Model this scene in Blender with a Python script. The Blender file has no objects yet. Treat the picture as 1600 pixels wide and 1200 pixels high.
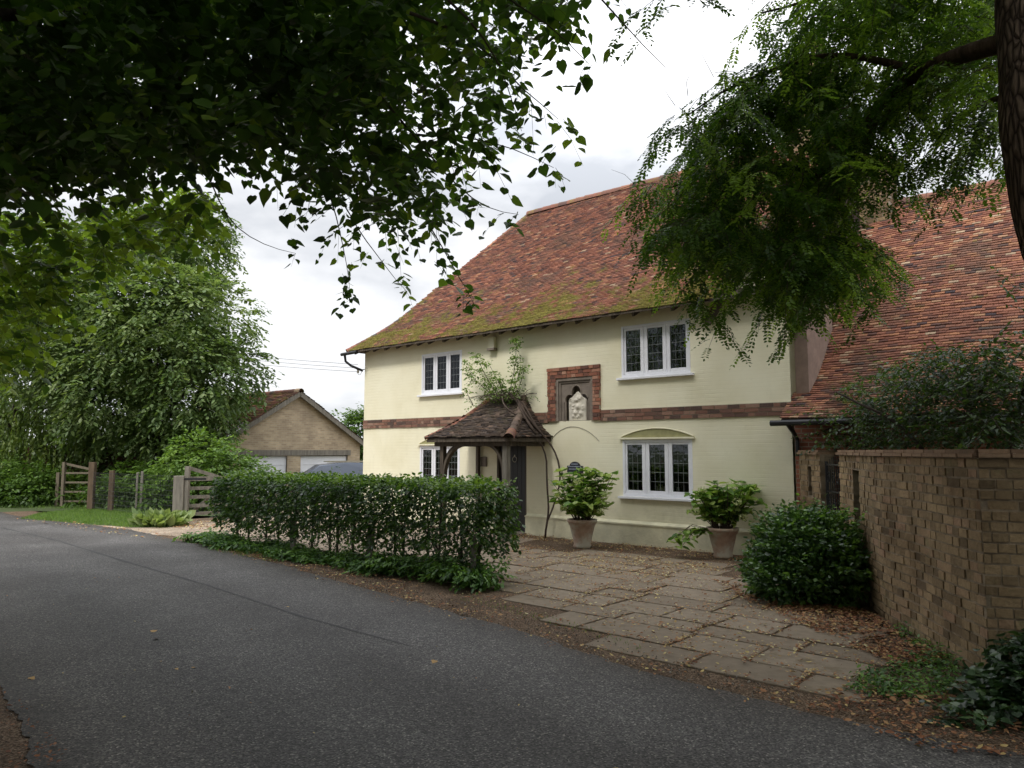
import bpy, math, random
import numpy as np
from mathutils import Vector, Matrix, noise as mnoise
R = math.radians
rng = np.random.default_rng(7); random.seed(7)
S = bpy.context.scene

# ------------------------------------------------------------------ camera
FPX, PITCH, EYE = 1155.0, math.atan(105/1155.0), 1.8
cam = bpy.data.objects.new('camera', bpy.data.cameras.new('camera'))
S.collection.objects.link(cam)
cam.location = (0, 0, EYE); cam.rotation_euler = (R(90)+PITCH, 0, 0)
cam.data.sensor_width = 36; cam.data.lens = FPX/1600*36
cam.data.clip_start = 0.05; cam.data.clip_end = 3000
S.camera = cam
# ------------------------------------------------------------------ sky, sun, exposure
SUN_EL, SUN_AZ = R(52), R(215)      # azimuth clockwise from +Y
w = bpy.data.worlds.new('World'); S.world = w; w.use_nodes = True
nt = w.node_tree; nt.nodes.clear()
def nn(nt, t, **k):
    n = nt.nodes.new(t)
    for a, b in k.items(): setattr(n, a, b)
    return n
out = nn(nt, 'ShaderNodeOutputWorld'); bg = nn(nt, 'ShaderNodeBackground')
sky = nn(nt, 'ShaderNodeTexSky', sky_type='NISHITA', sun_disc=False, sun_elevation=SUN_EL, sun_rotation=SUN_AZ)
tc = nn(nt, 'ShaderNodeTexCoord'); mp = nn(nt, 'ShaderNodeMapping')
mp.inputs['Scale'].default_value = (1.0, 1.0, 2.2); mp.inputs['Location'].default_value = (0.35, 0.1, 0.2)
n1 = nn(nt, 'ShaderNodeTexNoise'); n1.inputs['Scale'].default_value = 4.2; n1.inputs['Detail'].default_value = 6; n1.inputs['Roughness'].default_value = 0.5
cr = nn(nt, 'ShaderNodeValToRGB')
cr.color_ramp.elements[0].position = 0.40; cr.color_ramp.elements[0].color = (4.35, 4.55, 4.9, 1)
cr.color_ramp.elements[1].position = 0.60; cr.color_ramp.elements[1].color = (7.2, 7.25, 7.4, 1)
mx = nn(nt, 'ShaderNodeMixRGB'); mx.inputs[0].default_value = 0.95
L = nt.links.new
L(tc.outputs['Generated'], mp.inputs[0]); L(mp.outputs[0], n1.inputs['Vector']); L(n1.outputs[0], cr.inputs[0])
# overcast sky: brighter overhead than at the horizon
sx = nn(nt, 'ShaderNodeSeparateXYZ'); L(tc.outputs['Generated'], sx.inputs[0])
mr = nn(nt, 'ShaderNodeMapRange'); mr.inputs[1].default_value = .3; mr.inputs[2].default_value = 1; mr.inputs[3].default_value = 1; mr.inputs[4].default_value = 3.3; L(sx.outputs[2], mr.inputs[0])
vm = nn(nt, 'ShaderNodeVectorMath', operation='SCALE'); L(cr.outputs[0], vm.inputs[0]); L(mr.outputs[0], vm.inputs['Scale'])
L(sky.outputs[0], mx.inputs[1]); L(vm.outputs[0], mx.inputs[2]); L(mx.outputs[0], bg.inputs[0])
bg.inputs[1].default_value = 0.095; L(bg.outputs[0], out.inputs[0])
sd = bpy.data.lights.new('sun', 'SUN'); sd.energy = 1.5; sd.angle = R(12); sd.color = (1, .97, .92)
sun = bpy.data.objects.new('sun', sd); S.collection.objects.link(sun)
sdir = Vector((math.sin(SUN_AZ)*math.cos(SUN_EL), math.cos(SUN_AZ)*math.cos(SUN_EL), math.sin(SUN_EL)))
sun.rotation_euler = (-sdir).to_track_quat('-Z', 'Y').to_euler()
S.view_settings.view_transform = 'Standard'; S.view_settings.look = 'None'
S.view_settings.exposure = 0.68; S.view_settings.gamma = 1.0
S.render.engine = 'CYCLES'
S.cycles.max_bounces = 6; S.cycles.diffuse_bounces = 3; S.cycles.glossy_bounces = 2; S.cycles.transmission_bounces = 4
S.cycles.transparent_max_bounces = 8; S.cycles.use_denoising = True
S.cycles.caustics_reflective = False; S.cycles.caustics_refractive = False

# ------------------------------------------------------------------ measuring helpers (sight lines used only to measure where things stand)
cp, sp = math.cos(PITCH), math.sin(PITCH)
def ray(px, py):
    u, v = px-800, 600-py
    return np.array([u, FPX*cp-v*sp, FPX*sp+v*cp])
def G(px, py, z=0.0):
    d = ray(px, py); t = (z-EYE)/d[2]; return np.array([d[0]*t, d[1]*t, z])
def at(px, py, Y):
    d = ray(px, py); t = Y/d[1]; return np.array([d[0]*t, Y, EYE+d[2]*t])
def proj(P):
    P = np.atleast_2d(P); x = P[:, 0]; y = P[:, 1]; z = P[:, 2]-EYE
    f = y*cp+z*sp; v = -y*sp+z*cp
    return 800+FPX*x/np.maximum(f, 1e-3), 600-FPX*v/np.maximum(f, 1e-3), f
HO = G(820, 835); HA = math.atan2(-0.65399909, 0.75649533)
EX = np.array([0.75649533, -0.65399909, 0]); EY = np.array([0.65399909, 0.75649533, 0])
def hl(s, y, z=0.0): return HO+EX*s+EY*y+np.array([0, 0, z])      # house axes -> world
def tohl(P): d = np.asarray(P)-HO; return float(d@EX), float(d@EY)

# ------------------------------------------------------------------ object helpers
def link(o, parent=None):
    S.collection.objects.link(o)
    if parent is not None: o.parent = parent
    return o
def tag(o, label=None, cat=None, group=None, kind=None):
    if label: o['label'] = label
    if cat: o['category'] = cat
    if group: o['group'] = group
    if kind: o['kind'] = kind
    return o
def thing(name, label, cat, loc=(0, 0, 0), rz=0.0, group=None):
    o = bpy.data.objects.new(name, None); o.empty_display_size = .2
    link(o); o.location = loc; o.rotation_euler = (0, 0, rz)
    return tag(o, label, cat, group)
class MB:
    def __init__(s): s.v = []; s.f = []; s.t = []
    def add(s, vs, fs, t=0.5):
        b = len(s.v); s.v += [tuple(float(c) for c in v) for v in vs]; s.f += [tuple(b+i for i in f) for f in fs]
        s.t += [t]*len(vs); return s
    def box(s, x0, x1, y0, y1, z0, z1, t=0.5, M=None):
        vs = [(x, y, z) for x in (x0, x1) for y in (y0, y1) for z in (z0, z1)]
        if M is not None: vs = [M@Vector(v) for v in vs]
        return s.add(vs, [(0, 1, 3, 2), (4, 6, 7, 5), (0, 4, 5, 1), (2, 3, 7, 6), (0, 2, 6, 4), (1, 5, 7, 3)], t)
    def bar(s, a, b, wd, th, t=0.5, up=(0, 0, 1)):
        a, b = Vector(a), Vector(b); d = (b-a); l = d.length; d.normalize(); u = Vector(up)
        if abs(d.dot(u)) > .98: u = Vector((1, 0, 0))
        x = d.cross(u).normalized(); z = x.cross(d).normalized()
        vs = [a+d*k*l+x*i*wd/2+z*j*th/2 for k in (0, 1) for i in (-1, 1) for j in (-1, 1)]
        return s.add(vs, [(0, 1, 3, 2), (4, 6, 7, 5), (0, 4, 5, 1), (2, 3, 7, 6), (0, 2, 6, 4), (1, 5, 7, 3)], t)
    def tube(s, pts, rad, seg=8, t=0.5, cap=True):
        pts = [Vector(p) for p in pts]; n = len(pts)
        if not hasattr(rad, '__len__'): rad = [rad]*n
        vs = []; fs = []; up = Vector((.13, .31, 1)).normalized()
        for i, p in enumerate(pts):
            d = (pts[min(i+1, n-1)]-pts[max(i-1, 0)])
            if d.length < 1e-9: d = Vector((0, 0, 1))
            d.normalize(); u = up if abs(d.dot(up)) < .95 else Vector((1, 0, 0))
            x = d.cross(u).normalized(); y = d.cross(x)
            for k in range(seg):
                a = 2*math.pi*k/seg; vs.append(p+(x*math.cos(a)+y*math.sin(a))*rad[i])
        for i in range(n-1):
            for k in range(seg):
                k2 = (k+1) % seg; fs.append((i*seg+k, i*seg+k2, (i+1)*seg+k2, (i+1)*seg+k))
        if cap: fs += [tuple(range(seg))[::-1], tuple((n-1)*seg+k for k in range(seg))]
        return s.add(vs, fs, t)
    def lathe(s, prof, seg=28, t=0.5, c=(0, 0, 0), fn=None):
        vs = []; fs = []; n = len(prof)
        for r, z in prof:
            for k in range(seg):
                a = 2*math.pi*k/seg; rr = r if fn is None else fn(r, a, z)
                vs.append((c[0]+rr*math.cos(a), c[1]+rr*math.sin(a), c[2]+z))
        for i in range(n-1):
            for k in range(seg):
                k2 = (k+1) % seg; fs.append((i*seg+k, i*seg+k2, (i+1)*seg+k2, (i+1)*seg+k))
        return s.add(vs, fs, t)
    def prism(s, outline, y0, y1, t=0.5):     # outline [(x,z)] extruded in y
        n = len(outline); vs = [(x, y0, z) for x, z in outline]+[(x, y1, z) for x, z in outline]
        fs = [tuple(range(n)), tuple(range(n, 2*n))[::-1]]+[(i, (i+1) % n+0, (i+1) % n+n, i+n) for i in range(n)]
        return s.add(vs, fs, t)
    def build(s, name, mat, parent=None, smooth=False, bevel=0.0):
        me = bpy.data.meshes.new(name); me.from_pydata(s.v, [], s.f)
        a = me.attributes.new('tint', 'FLOAT', 'POINT'); a.data.foreach_set('value', np.array(s.t, dtype=np.float32))
        import bmesh
        bm = bmesh.new(); bm.from_mesh(me); bmesh.ops.recalc_face_normals(bm, faces=bm.faces); bm.to_mesh(me); bm.free()
        if smooth: me.polygons.foreach_set('use_smooth', [True]*len(me.polygons))
        me.materials.append(mat); me.update()
        o = link(bpy.data.objects.new(name, me), parent)
        if bevel:
            b = o.modifiers.new('bevel', 'BEVEL'); b.width = bevel; b.segments = 2; b.limit_method = 'ANGLE'
        return o
def npmesh(name, V, F, T, mat, parent=None, smooth=False):
    """V (n,3), F (m,k), T per-vertex tint"""
    me = bpy.data.meshes.new(name); V = np.asarray(V, np.float32); F = np.asarray(F, np.int32); m, k = F.shape
    me.vertices.add(len(V)); me.vertices.foreach_set('co', V.ravel())
    me.loops.add(m*k); me.loops.foreach_set('vertex_index', F.ravel())
    me.polygons.add(m); me.polygons.foreach_set('loop_start', np.arange(0, m*k, k, dtype=np.int32))
    me.polygons.foreach_set('loop_total', np.full(m, k, np.int32))
    a = me.attributes.new('tint', 'FLOAT', 'POINT'); a.data.foreach_set('value', np.asarray(T, np.float32))
    if smooth: me.polygons.foreach_set('use_smooth', np.ones(m, bool))
    me.materials.append(mat); me.update(calc_edges=True); me.validate()
    return link(bpy.data.objects.new(name, me), parent)

# ------------------------------------------------------------------ materials
def mat_base(name, rough=.8, spec=.3):
    m = bpy.data.materials.new(name); m.use_nodes = True; nt = m.node_tree
    b = nt.nodes['Principled BSDF']; b.inputs['Roughness'].default_value = rough
    b.inputs['Specular IOR Level'].default_value = spec
    return m, nt, b
def coords(nt, scale=(1, 1, 1), kind='Object'):
    tc = nn(nt, 'ShaderNodeTexCoord'); mp = nn(nt, 'ShaderNodeMapping'); mp.inputs['Scale'].default_value = scale
    nt.links.new(tc.outputs[kind], mp.inputs[0]); return mp.outputs[0]
def noise(nt, vec, scale, detail=5, rough=.6):
    n = nn(nt, 'ShaderNodeTexNoise'); n.inputs['Scale'].default_value = scale; n.inputs['Detail'].default_value = detail
    n.inputs['Roughness'].default_value = rough; nt.links.new(vec, n.inputs['Vector']); return n.outputs[0]
def ramp(nt, fac, stops, interp='LINEAR'):
    r = nn(nt, 'ShaderNodeValToRGB'); r.color_ramp.interpolation = interp; e = r.color_ramp.elements
    while len(e) < len(stops): e.new(.5)
    for i, (p, c) in enumerate(stops):
        e[i].position = p; e[i].color = (*c, 1) if len(c) == 3 else c
    if fac is not None: nt.links.new(fac, r.inputs[0])
    return r.outputs[0]
def mix(nt, fac, a, b, mode='MIX'):
    m = nn(nt, 'ShaderNodeMixRGB', blend_type=mode)
    for i, x in enumerate((fac, a, b)):
        if hasattr(x, 'links'): nt.links.new(x, m.inputs[i])
        else: m.inputs[i].default_value = x if i == 0 else (*x, 1)
    return m.outputs[0]
def math_(nt, op, a, b=0.0):
    m = nn(nt, 'ShaderNodeMath', operation=op)
    for i, x in enumerate((a, b)):
        if hasattr(x, 'links'): nt.links.new(x, m.inputs[i])
        else: m.inputs[i].default_value = x
    return m.outputs[0]
def bump(nt, b, h, strength=.5, dist=.01):
    n = nn(nt, 'ShaderNodeBump'); n.inputs['Strength'].default_value = strength; n.inputs['Distance'].default_value = dist
    nt.links.new(h, n.inputs['Height']); nt.links.new(n.outputs[0], b.inputs['Normal'])
def attr(nt, name='tint'): a = nn(nt, 'ShaderNodeAttribute', attribute_name=name); return a.outputs['Fac']
def simple(name, col, rough=.7, var=.25, nscale=6, bstr=.2, bdist=.004, spec=.3, metal=0, stretch=(1, 1, 1)):
    m, nt, b = mat_base(name, rough, spec); v = coords(nt, stretch)
    n = noise(nt, v, nscale); n2 = noise(nt, v, nscale*9, 3)
    lo = tuple(c*(1-var) for c in col); hi = tuple(min(1, c*(1+var)) for c in col)
    c = ramp(nt, n, [(.3, lo), (.7, hi)]); c = mix(nt, math_(nt, 'MULTIPLY', n2, .25), c, tuple(k*.6 for k in col))
    nt.links.new(c, b.inputs['Base Color']); b.inputs['Metallic'].default_value = metal
    if bstr: bump(nt, b, n2, bstr, bdist)
    return m
def leafmat(name, c0, c1, c2, trans=.35, rough=.45, spec=.4):
    m = bpy.data.materials.new(name); m.use_nodes = True; nt = m.node_tree; b = nt.nodes['Principled BSDF']
    o = nt.nodes['Material Output']; t = attr(nt); v = coords(nt)
    n = noise(nt, v, 1.1, 3); f = math_(nt, 'ADD', t, math_(nt, 'MULTIPLY', math_(nt, 'SUBTRACT', n, .5), .7))
    c = ramp(nt, f, [(.05, c0), (.5, c1), (.95, c2)])
    nt.links.new(c, b.inputs['Base Color']); b.inputs['Roughness'].default_value = rough; b.inputs['Specular IOR Level'].default_value = spec
    tr = nn(nt, 'ShaderNodeBsdfTranslucent'); c2_ = mix(nt, 1.0, c, (1.0, 1.15, .35), 'MULTIPLY')
    g = nn(nt, 'ShaderNodeGamma'); g.inputs[1].default_value = .8; nt.links.new(c2_, g.inputs[0]); nt.links.new(g.outputs[0], tr.inputs[0])
    ms = nn(nt, 'ShaderNodeMixShader'); ms.inputs[0].default_value = trans
    nt.links.new(b.outputs[0], ms.inputs[1]); nt.links.new(tr.outputs[0], ms.inputs[2]); nt.links.new(ms.outputs[0], o.inputs[0])
    return m
def brickvec(nt, plane):
    tc = nn(nt, 'ShaderNodeTexCoord'); sx = nn(nt, 'ShaderNodeSeparateXYZ'); cx = nn(nt, 'ShaderNodeCombineXYZ')
    nt.links.new(tc.outputs['Object'], sx.inputs[0]); nt.links.new(sx.outputs[plane[0]], cx.inputs[0]); nt.links.new(sx.outputs[plane[1]], cx.inputs[1])
    return cx.outputs[0]
def bricktex(nt, v, c1, c2, mortar, bw=.225, bh=.075, ms=.01, bias=0):
    t = nn(nt, 'ShaderNodeTexBrick'); nt.links.new(v, t.inputs['Vector'])
    t.inputs['Color1'].default_value = (*c1, 1); t.inputs['Color2'].default_value = (*c2, 1); t.inputs['Mortar'].default_value = (*mortar, 1)
    t.inputs['Scale'].default_value = 1; t.inputs['Mortar Size'].default_value = ms; t.inputs['Brick Width'].default_value = bw
    t.inputs['Row Height'].default_value = bh; t.inputs['Mortar Smooth'].default_value = .3; t.inputs['Bias'].default_value = bias
    return t

M = {}
# cream painted brickwork
m, nt, b = mat_base('cream_paint', .75, .25); v = brickvec(nt, ('X', 'Z'))
wob = nn(nt, 'ShaderNodeTexNoise'); wob.inputs['Scale'].default_value = 3; nt.links.new(v, wob.inputs['Vector'])
vv = nn(nt, 'ShaderNodeMixRGB', blend_type='ADD'); vv.inputs[0].default_value = .02; nt.links.new(v, vv.inputs[1]); nt.links.new(wob.outputs[1], vv.inputs[2])
bt = bricktex(nt, vv.outputs[0], (1, 1, 1), (.93, .93, .93), (.3, .3, .3), bw=4.3, ms=.007)
n = noise(nt, v, .9, 6); c = ramp(nt, n, [(.25, (.71, .655, .455)), (.5, (.79, .74, .55)), (.75, (.84, .80, .62))])
n3 = noise(nt, v, 7, 6, .7); c = mix(nt, ramp(nt, n3, [(.60, (0, 0, 0)), (.76, (.35, .35, .35))]), c, (.52, .49, .34))
c = mix(nt, .035, c, bt.outputs['Color'], 'MULTIPLY')
tcw = nn(nt, 'ShaderNodeTexCoord'); mpw = nn(nt, 'ShaderNodeMapping'); mpw.inputs['Scale'].default_value = (2.2, 1, .5); nt.links.new(tcw.outputs['Object'], mpw.inputs[0])
sz_ = nn(nt, 'ShaderNodeSeparateXYZ'); nt.links.new(tcw.outputs['Object'], sz_.inputs[0])
spl = math_(nt, 'SUBTRACT', math_(nt, 'MULTIPLY', noise(nt, v, 2.6, 6, .7), 1.9), math_(nt, 'MULTIPLY', sz_.outputs[2], .8)); c = mix(nt, ramp(nt, spl, [(.35, (0, 0, 0)), (.85, (.4, .4, .4))]), c, (.40, .38, .24))
stk = noise(nt, mpw.outputs[0], 1.6, 6, .7); c = mix(nt, ramp(nt, stk, [(.55, (0, 0, 0)), (.8, (.16, .16, .16))]), c, (.46, .43, .30)); nt.links.new(c, b.inputs['Base Color'])
patch = ramp(nt, noise(nt, v, .8, 2), [(.42, (.1, .1, .1)), (.6, (1, 1, 1))])
hh = mix(nt, 1, bt.outputs['Color'], patch, 'MULTIPLY')
bump(nt, b, math_(nt, 'ADD', hh, math_(nt, 'MULTIPLY', n3, .35)), .6, .006); M['cream'] = m
M['cream_old'] = simple('cream_mould', (.30, .285, .14), .8, .2)
M['stain'] = simple('plinth_cream', (.70, .655, .47), .8, .2, 2.5, .8, .008)
M['white'] = simple('white_frame_paint', (.80, .80, .84), .35, .05, 3, .1, .001, .4)
M['black'] = simple('black_gutter', (.02, .02, .022), .4, .3, 5, .1, .001)
M['dark_wood'] = simple('weathered_oak', (.10, .08, .062), .85, .45, 4, .5, .004, .2, 0, (6, 6, .8))
M['grey_wood'] = simple('silvered_wood', (.21, .19, .16), .85, .35, 3, .5, .004, .2, 0, (5, 5, .8))
M['soft_wood'] = simple('tan_post_wood', (.12, .085, .055), .85, .35, 3, .5, .004, .2, 0, (5, 5, .8))
M['pale_wood'] = simple('pale_post_wood', (.17, .14, .10), .85, .25, 3, .4, .004, .2, 0, (5, 5, .8))
M['door'] = simple('black_door_paint', (.016, .015, .017), .35, .2, 3, .1, .001, .5)
M['stone'] = simple('brown_stone', (.20, .165, .135), .85, .25, 6, .5, .004)
M['relief'] = simple('pale_carved_stone', (.60, .55, .46), .8, .15, 7, .3, .003)
M['lead'] = simple('lead_strip', (.22, .23, .23), .5, .1, 8, 0)
M['curtain'] = simple('pale_curtain', (.35, .34, .30), .9, .1, 8, .2)
M['interior'] = simple('dark_room', (.025, .022, .02), .9, .2, 3, 0)
M['metal'] = simple('dull_metal', (.45, .43, .38), .35, .15, 9, .1, .001, .5, .8)
M['wire'] = simple('dark_wire', (.05, .05, .055), .6, .1, 5, 0)
M['soil'] = simple('soil', (.075, .055, .038), .95, .35, 3, .6, .02)
def tinted(name, stops, rough=.85, nscale=30, bstr=.5, bdist=.004, moss=None, spec=.25, weather=False):
    m, nt, b = mat_base(name, rough, spec); v = coords(nt); t = attr(nt)
    c = ramp(nt, t, stops); n = noise(nt, v, nscale, 4)
    c = mix(nt, .5, c, ramp(nt, n, [(.25, (.55, .55, .55)), (.75, (1.25, 1.25, 1.25))]), 'MULTIPLY')
    if weather:
        c = mix(nt, 1, c, ramp(nt, noise(nt, v, 1.6, 6, .65), [(.32, (.52, .47, .40)), (.5, (.92, .90, .86)), (.68, (1.2, 1.18, 1.1))]), 'MULTIPLY')
    if moss:
        n2 = noise(nt, v, 2.2, 5, .7); f = ramp(nt, n2, [(moss[0], (0, 0, 0)), (moss[0]+.12, (1, 1, 1))]); c = mix(nt, f, c, moss[1])
    nt.links.new(c, b.inputs['Base Color']); bump(nt, b, n, bstr, bdist); return m
def rooftile(name, mossf=1.0, moss_col=((.12, .10, .035), (.27, .235, .055)), cols=None):
    m, nt, b = mat_base(name, .9, .2); v = coords(nt); t = attr(nt)
    c = ramp(nt, t, cols or [(0, (.070, .058, .066)), (.16, (.14, .08, .072)), (.33, (.19, .09, .07)), (.55, (.28, .12, .085)), (.75, (.36, .16, .105)), (.9, (.45, .215, .12)), (1, (.48, .35, .24))])
    n = noise(nt, v, 28, 4); c = mix(nt, .6, c, ramp(nt, n, [(.25, (.5, .5, .5)), (.75, (1.3, 1.3, 1.3))]), 'MULTIPLY')
    big = noise(nt, v, .9, 5, .65); c = mix(nt, ramp(nt, big, [(.48, (0, 0, 0)), (.66, (.65, .65, .65))]), c, (.13, .095, .075))
    mo = attr(nt, 'moss'); f = math_(nt, 'ADD', mo, math_(nt, 'MULTIPLY', math_(nt, 'SUBTRACT', noise(nt, v, 2.6, 8, .75), .5), 3.0))
    fm = ramp(nt, f, [(.45, (0, 0, 0)), (.75, (mossf,)*3)]); mc = ramp(nt, noise(nt, v, 15, 4), [(.3, moss_col[0]), (.7, moss_col[1])])
    c = mix(nt, fm, c, mc); nt.links.new(c, b.inputs['Base Color']); bump(nt, b, n, .5, .006); return m
M['tile'] = rooftile('clay_roof_tiles'); M['tile_porch'] = rooftile('old_mossy_tiles', .8, ((.05, .042, .032), (.11, .095, .055)), [(0, (.05, .042, .042)), (.3, (.10, .075, .06)), (.6, (.15, .105, .08)), (1, (.24, .16, .12))])
M['tile_under'] = simple('tile_bedding', (.05, .035, .03), .95, .3)
M['redbrick'] = tinted('red_brick', [(0, (.10, .055, .045)), (.4, (.22, .09, .06)), (.7, (.31, .12, .072)), (1, (.40, .22, .15))])
M['copingbrick'] = tinted('brown_coping_brick', [(0, (.12, .085, .06)), (.5, (.24, .155, .10)), (1, (.33, .22, .14))])
M['bandbrick'] = tinted('brown_band_brick', [(0, (.09, .06, .05)), (.4, (.17, .09, .068)), (.7, (.23, .115, .08)), (1, (.30, .19, .14))])
M['mortar'] = simple('lime_mortar', (.30, .26, .20), .95, .3, 10, .5, .006)
M['mortar_dark'] = simple('dirty_mortar', (.25, .195, .135), .95, .4, 10, .5, .006)
M['yellowbrick'] = tinted('yellow_stock_brick', [(0, (.16, .115, .07)), (.35, (.27, .195, .115)), (.7, (.36, .26, .155)), (1, (.36, .235, .155))], weather=True, moss=(.58, (.17, .155, .075)), bdist=.008, bstr=.8)
# garage brick texture
m, nt, b = mat_base('garage_brick', .9, .2); v = brickvec(nt, ('Y', 'Z')); bt = bricktex(nt, v, (.54, .44, .32), (.38, .30, .22), (.48, .43, .35))
n = noise(nt, v, 1.2, 6); c = mix(nt, .8, bt.outputs['Color'], ramp(nt, n, [(.3, (.6, .55, .5)), (.7, (1.15, 1.1, 1))]), 'MULTIPLY'); nt.links.new(c, b.inputs['Base Color']); M['garage_brick'] = m
m, nt, b = mat_base('wing_brick', .9, .2); v = brickvec(nt, ('X', 'Z')); bt = bricktex(nt, v, (.30, .11, .065), (.20, .075, .05), (.28, .22, .17))
nt.links.new(bt.outputs['Color'], b.inputs['Base Color']); bump(nt, b, bt.outputs['Fac'], .6, -.006); M['wing_brick'] = m
# glass : dark, see-through, reflective
m = bpy.data.materials.new('window_glass'); m.use_nodes = True; nt = m.node_tree; nt.nodes.remove(nt.nodes['Principled BSDF'])
gl = nn(nt, 'ShaderNodeBsdfGlossy'); gl.inputs['Roughness'].default_value = .03; gl.inputs['Color'].default_value = (.85, .88, .92, 1)
tp = nn(nt, 'ShaderNodeBsdfTransparent'); tp.inputs[0].default_value = (.75, .78, .76, 1); fr = nn(nt, 'ShaderNodeFresnel'); fr.inputs[0].default_value = 1.5
gb = nn(nt, 'ShaderNodeBump'); gb.inputs['Strength'].default_value = .25; gb.inputs['Distance'].default_value = .01; nt.links.new(noise(nt, coords(nt), 5, 2), gb.inputs['Height']); nt.links.new(gb.outputs[0], gl.inputs['Normal'])
ms = nn(nt, 'ShaderNodeMixShader'); nt.links.new(fr.outputs[0], ms.inputs[0]); nt.links.new(tp.outputs[0], ms.inputs[1]); nt.links.new(gl.outputs[0], ms.inputs[2])
nt.links.new(ms.outputs[0], nt.nodes['Material Output'].inputs[0]); M['glass'] = m
# asphalt
m, nt, b = mat_base('asphalt', .68, .33); v = coords(nt)
vo = nn(nt, 'ShaderNodeTexVoronoi'); vo.inputs['Scale'].default_value = 85; nt.links.new(v, vo.inputs['Vector'])
bw = nn(nt, 'ShaderNodeRGBToBW'); nt.links.new(vo.outputs['Color'], bw.inputs[0])
c = ramp(nt, bw.outputs[0], [(.15, (.026, .024, .023)), (.5, (.060, .056, .054)), (.8, (.12, .114, .107)), (.97, (.30, .28, .25))])
n = noise(nt, v, .55, 6, .6); c = mix(nt, .8, c, ramp(nt, n, [(.3, (.62, .59, .58)), (.5, (.95, .94, .94)), (.7, (1.35, 1.35, 1.36))]), 'MULTIPLY')
n2 = noise(nt, v, 240, 2); c = mix(nt, .55, c, ramp(nt, n2, [(.3, (.45, .45, .45)), (.7, (1.5, 1.5, 1.5))]), 'MULTIPLY')
wtr = attr(nt); wob_ = math_(nt, 'ADD', wtr, math_(nt, 'MULTIPLY', math_(nt, 'SUBTRACT', noise(nt, v, .5, 4), .5), .22))
c = mix(nt, 1, c, ramp(nt, wob_, [(0, (.80, .72, .64)), (.07, (1.0, .98, .95)), (.2, (1.22, 1.22, 1.23)), (.38, (.88, .87, .87)), (.55, (1.1, 1.1, 1.1)), (.72, (.84, .83, .83)), (.92, (1.0, .96, .92)), (1, (.62, .55, .48))]), 'MULTIPLY')
st_ = noise(nt, v, 1.7, 7, .75); c = mix(nt, ramp(nt, st_, [(.56, (0, 0, 0)), (.70, (.45, .45, .45))]), c, (.035, .032, .03))
nt.links.new(c, b.inputs['Base Color']); bump(nt, b, math_(nt, 'ADD', vo.outputs['Distance'], math_(nt, 'MULTIPLY', n2, .4)), .7, .006); M['asphalt'] = m
m2 = m.copy(); m2.name = 'asphalt_seam'; M['seam'] = simple('tar_seam', (.042, .041, .041), .7, .3, 12, .5, .004)
# gravel / dirt verge
def gravel(name, cols, sc=60, bd=.012):
    m, nt, b = mat_base(name, .95, .2); v = coords(nt)
    vo = nn(nt, 'ShaderNodeTexVoronoi'); vo.inputs['Scale'].default_value = sc; nt.links.new(v, vo.inputs['Vector'])
    bw = nn(nt, 'ShaderNodeRGBToBW'); nt.links.new(vo.outputs['Color'], bw.inputs[0])
    c = ramp(nt, bw.outputs[0], [(.1, cols[0]), (.5, cols[1]), (.9, cols[2])]); n = noise(nt, v, 1.3, 6, .65)
    c = mix(nt, .85, c, ramp(nt, n, [(.3, (.55, .5, .45)), (.7, (1.25, 1.2, 1.15))]), 'MULTIPLY')
    nt.links.new(c, b.inputs['Base Color']); bump(nt, b, vo.outputs['Distance'], .8, bd); return m
M['gravel'] = gravel('pale_gravel', [(.17, .13, .10), (.33, .27, .21), (.52, .45, .37)])
M['verge'] = gravel('dirt_verge', [(.05, .034, .022), (.12, .082, .054), (.24, .18, .13)], 75)
M['slab'] = tinted('yorkstone_slab', [(0, (.18, .14, .10)), (.5, (.215, .17, .12)), (1, (.25, .20, .145))], .85, 9, .4, .005, moss=(.56, (.15, .115, .07)), spec=.3)
M['groundmat'] = simple('meadow', (.055, .075, .025), .95, .4, .6, .5, .03)
M['grass'] = leafmat('grass_blades', (.07, .14, .02), (.12, .22, .035), (.20, .30, .06), .3)
M['bark'] = simple('grey_bark', (.065, .052, .042), .95, .45, 5, .9, .02, .1, 0, (4, 4, .7))
M['robbark'] = simple('furrowed_brown_bark', (.13, .085, .062), .95, .5, 6, 1.0, .03, .1, 0, (4, 4, .5))
m, nt, b = mat_base('furrowed_bark', .95, .1); v = coords(nt, (1, 1, .16)); vo = nn(nt, 'ShaderNodeTexVoronoi', feature='DISTANCE_TO_EDGE'); vo.inputs['Scale'].default_value = 26
wv_ = nn(nt, 'ShaderNodeMixRGB', blend_type='ADD'); wv_.inputs[0].default_value = .06; nw = nn(nt, 'ShaderNodeTexNoise'); nw.inputs['Scale'].default_value = 9; nt.links.new(v, nw.inputs['Vector']); nt.links.new(v, wv_.inputs[1]); nt.links.new(nw.outputs[1], wv_.inputs[2]); nt.links.new(wv_.outputs[0], vo.inputs['Vector'])
fn_ = noise(nt, v, 60, 5); c = ramp(nt, vo.outputs['Distance'], [(0, (.025, .017, .013)), (.10, (.09, .06, .045)), (.35, (.20, .14, .105))]); c = mix(nt, .6, c, ramp(nt, fn_, [(.3, (.5, .5, .5)), (.7, (1.3, 1.3, 1.3))]), 'MULTIPLY')
nt.links.new(c, b.inputs['Base Color']); bump(nt, b, math_(nt, 'ADD', math_(nt, 'MINIMUM', vo.outputs['Distance'], .3), math_(nt, 'MULTIPLY', fn_, .1)), 1.0, .06); M['robtrunk'] = m
M['twig'] = simple('twig_bark', (.07, .05, .038), .9, .3, 8, .3, .003)
M['lime'] = leafmat('lime_leaf', (.024, .052, .012), (.055, .12, .018), (.24, .34, .035), .48)
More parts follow.
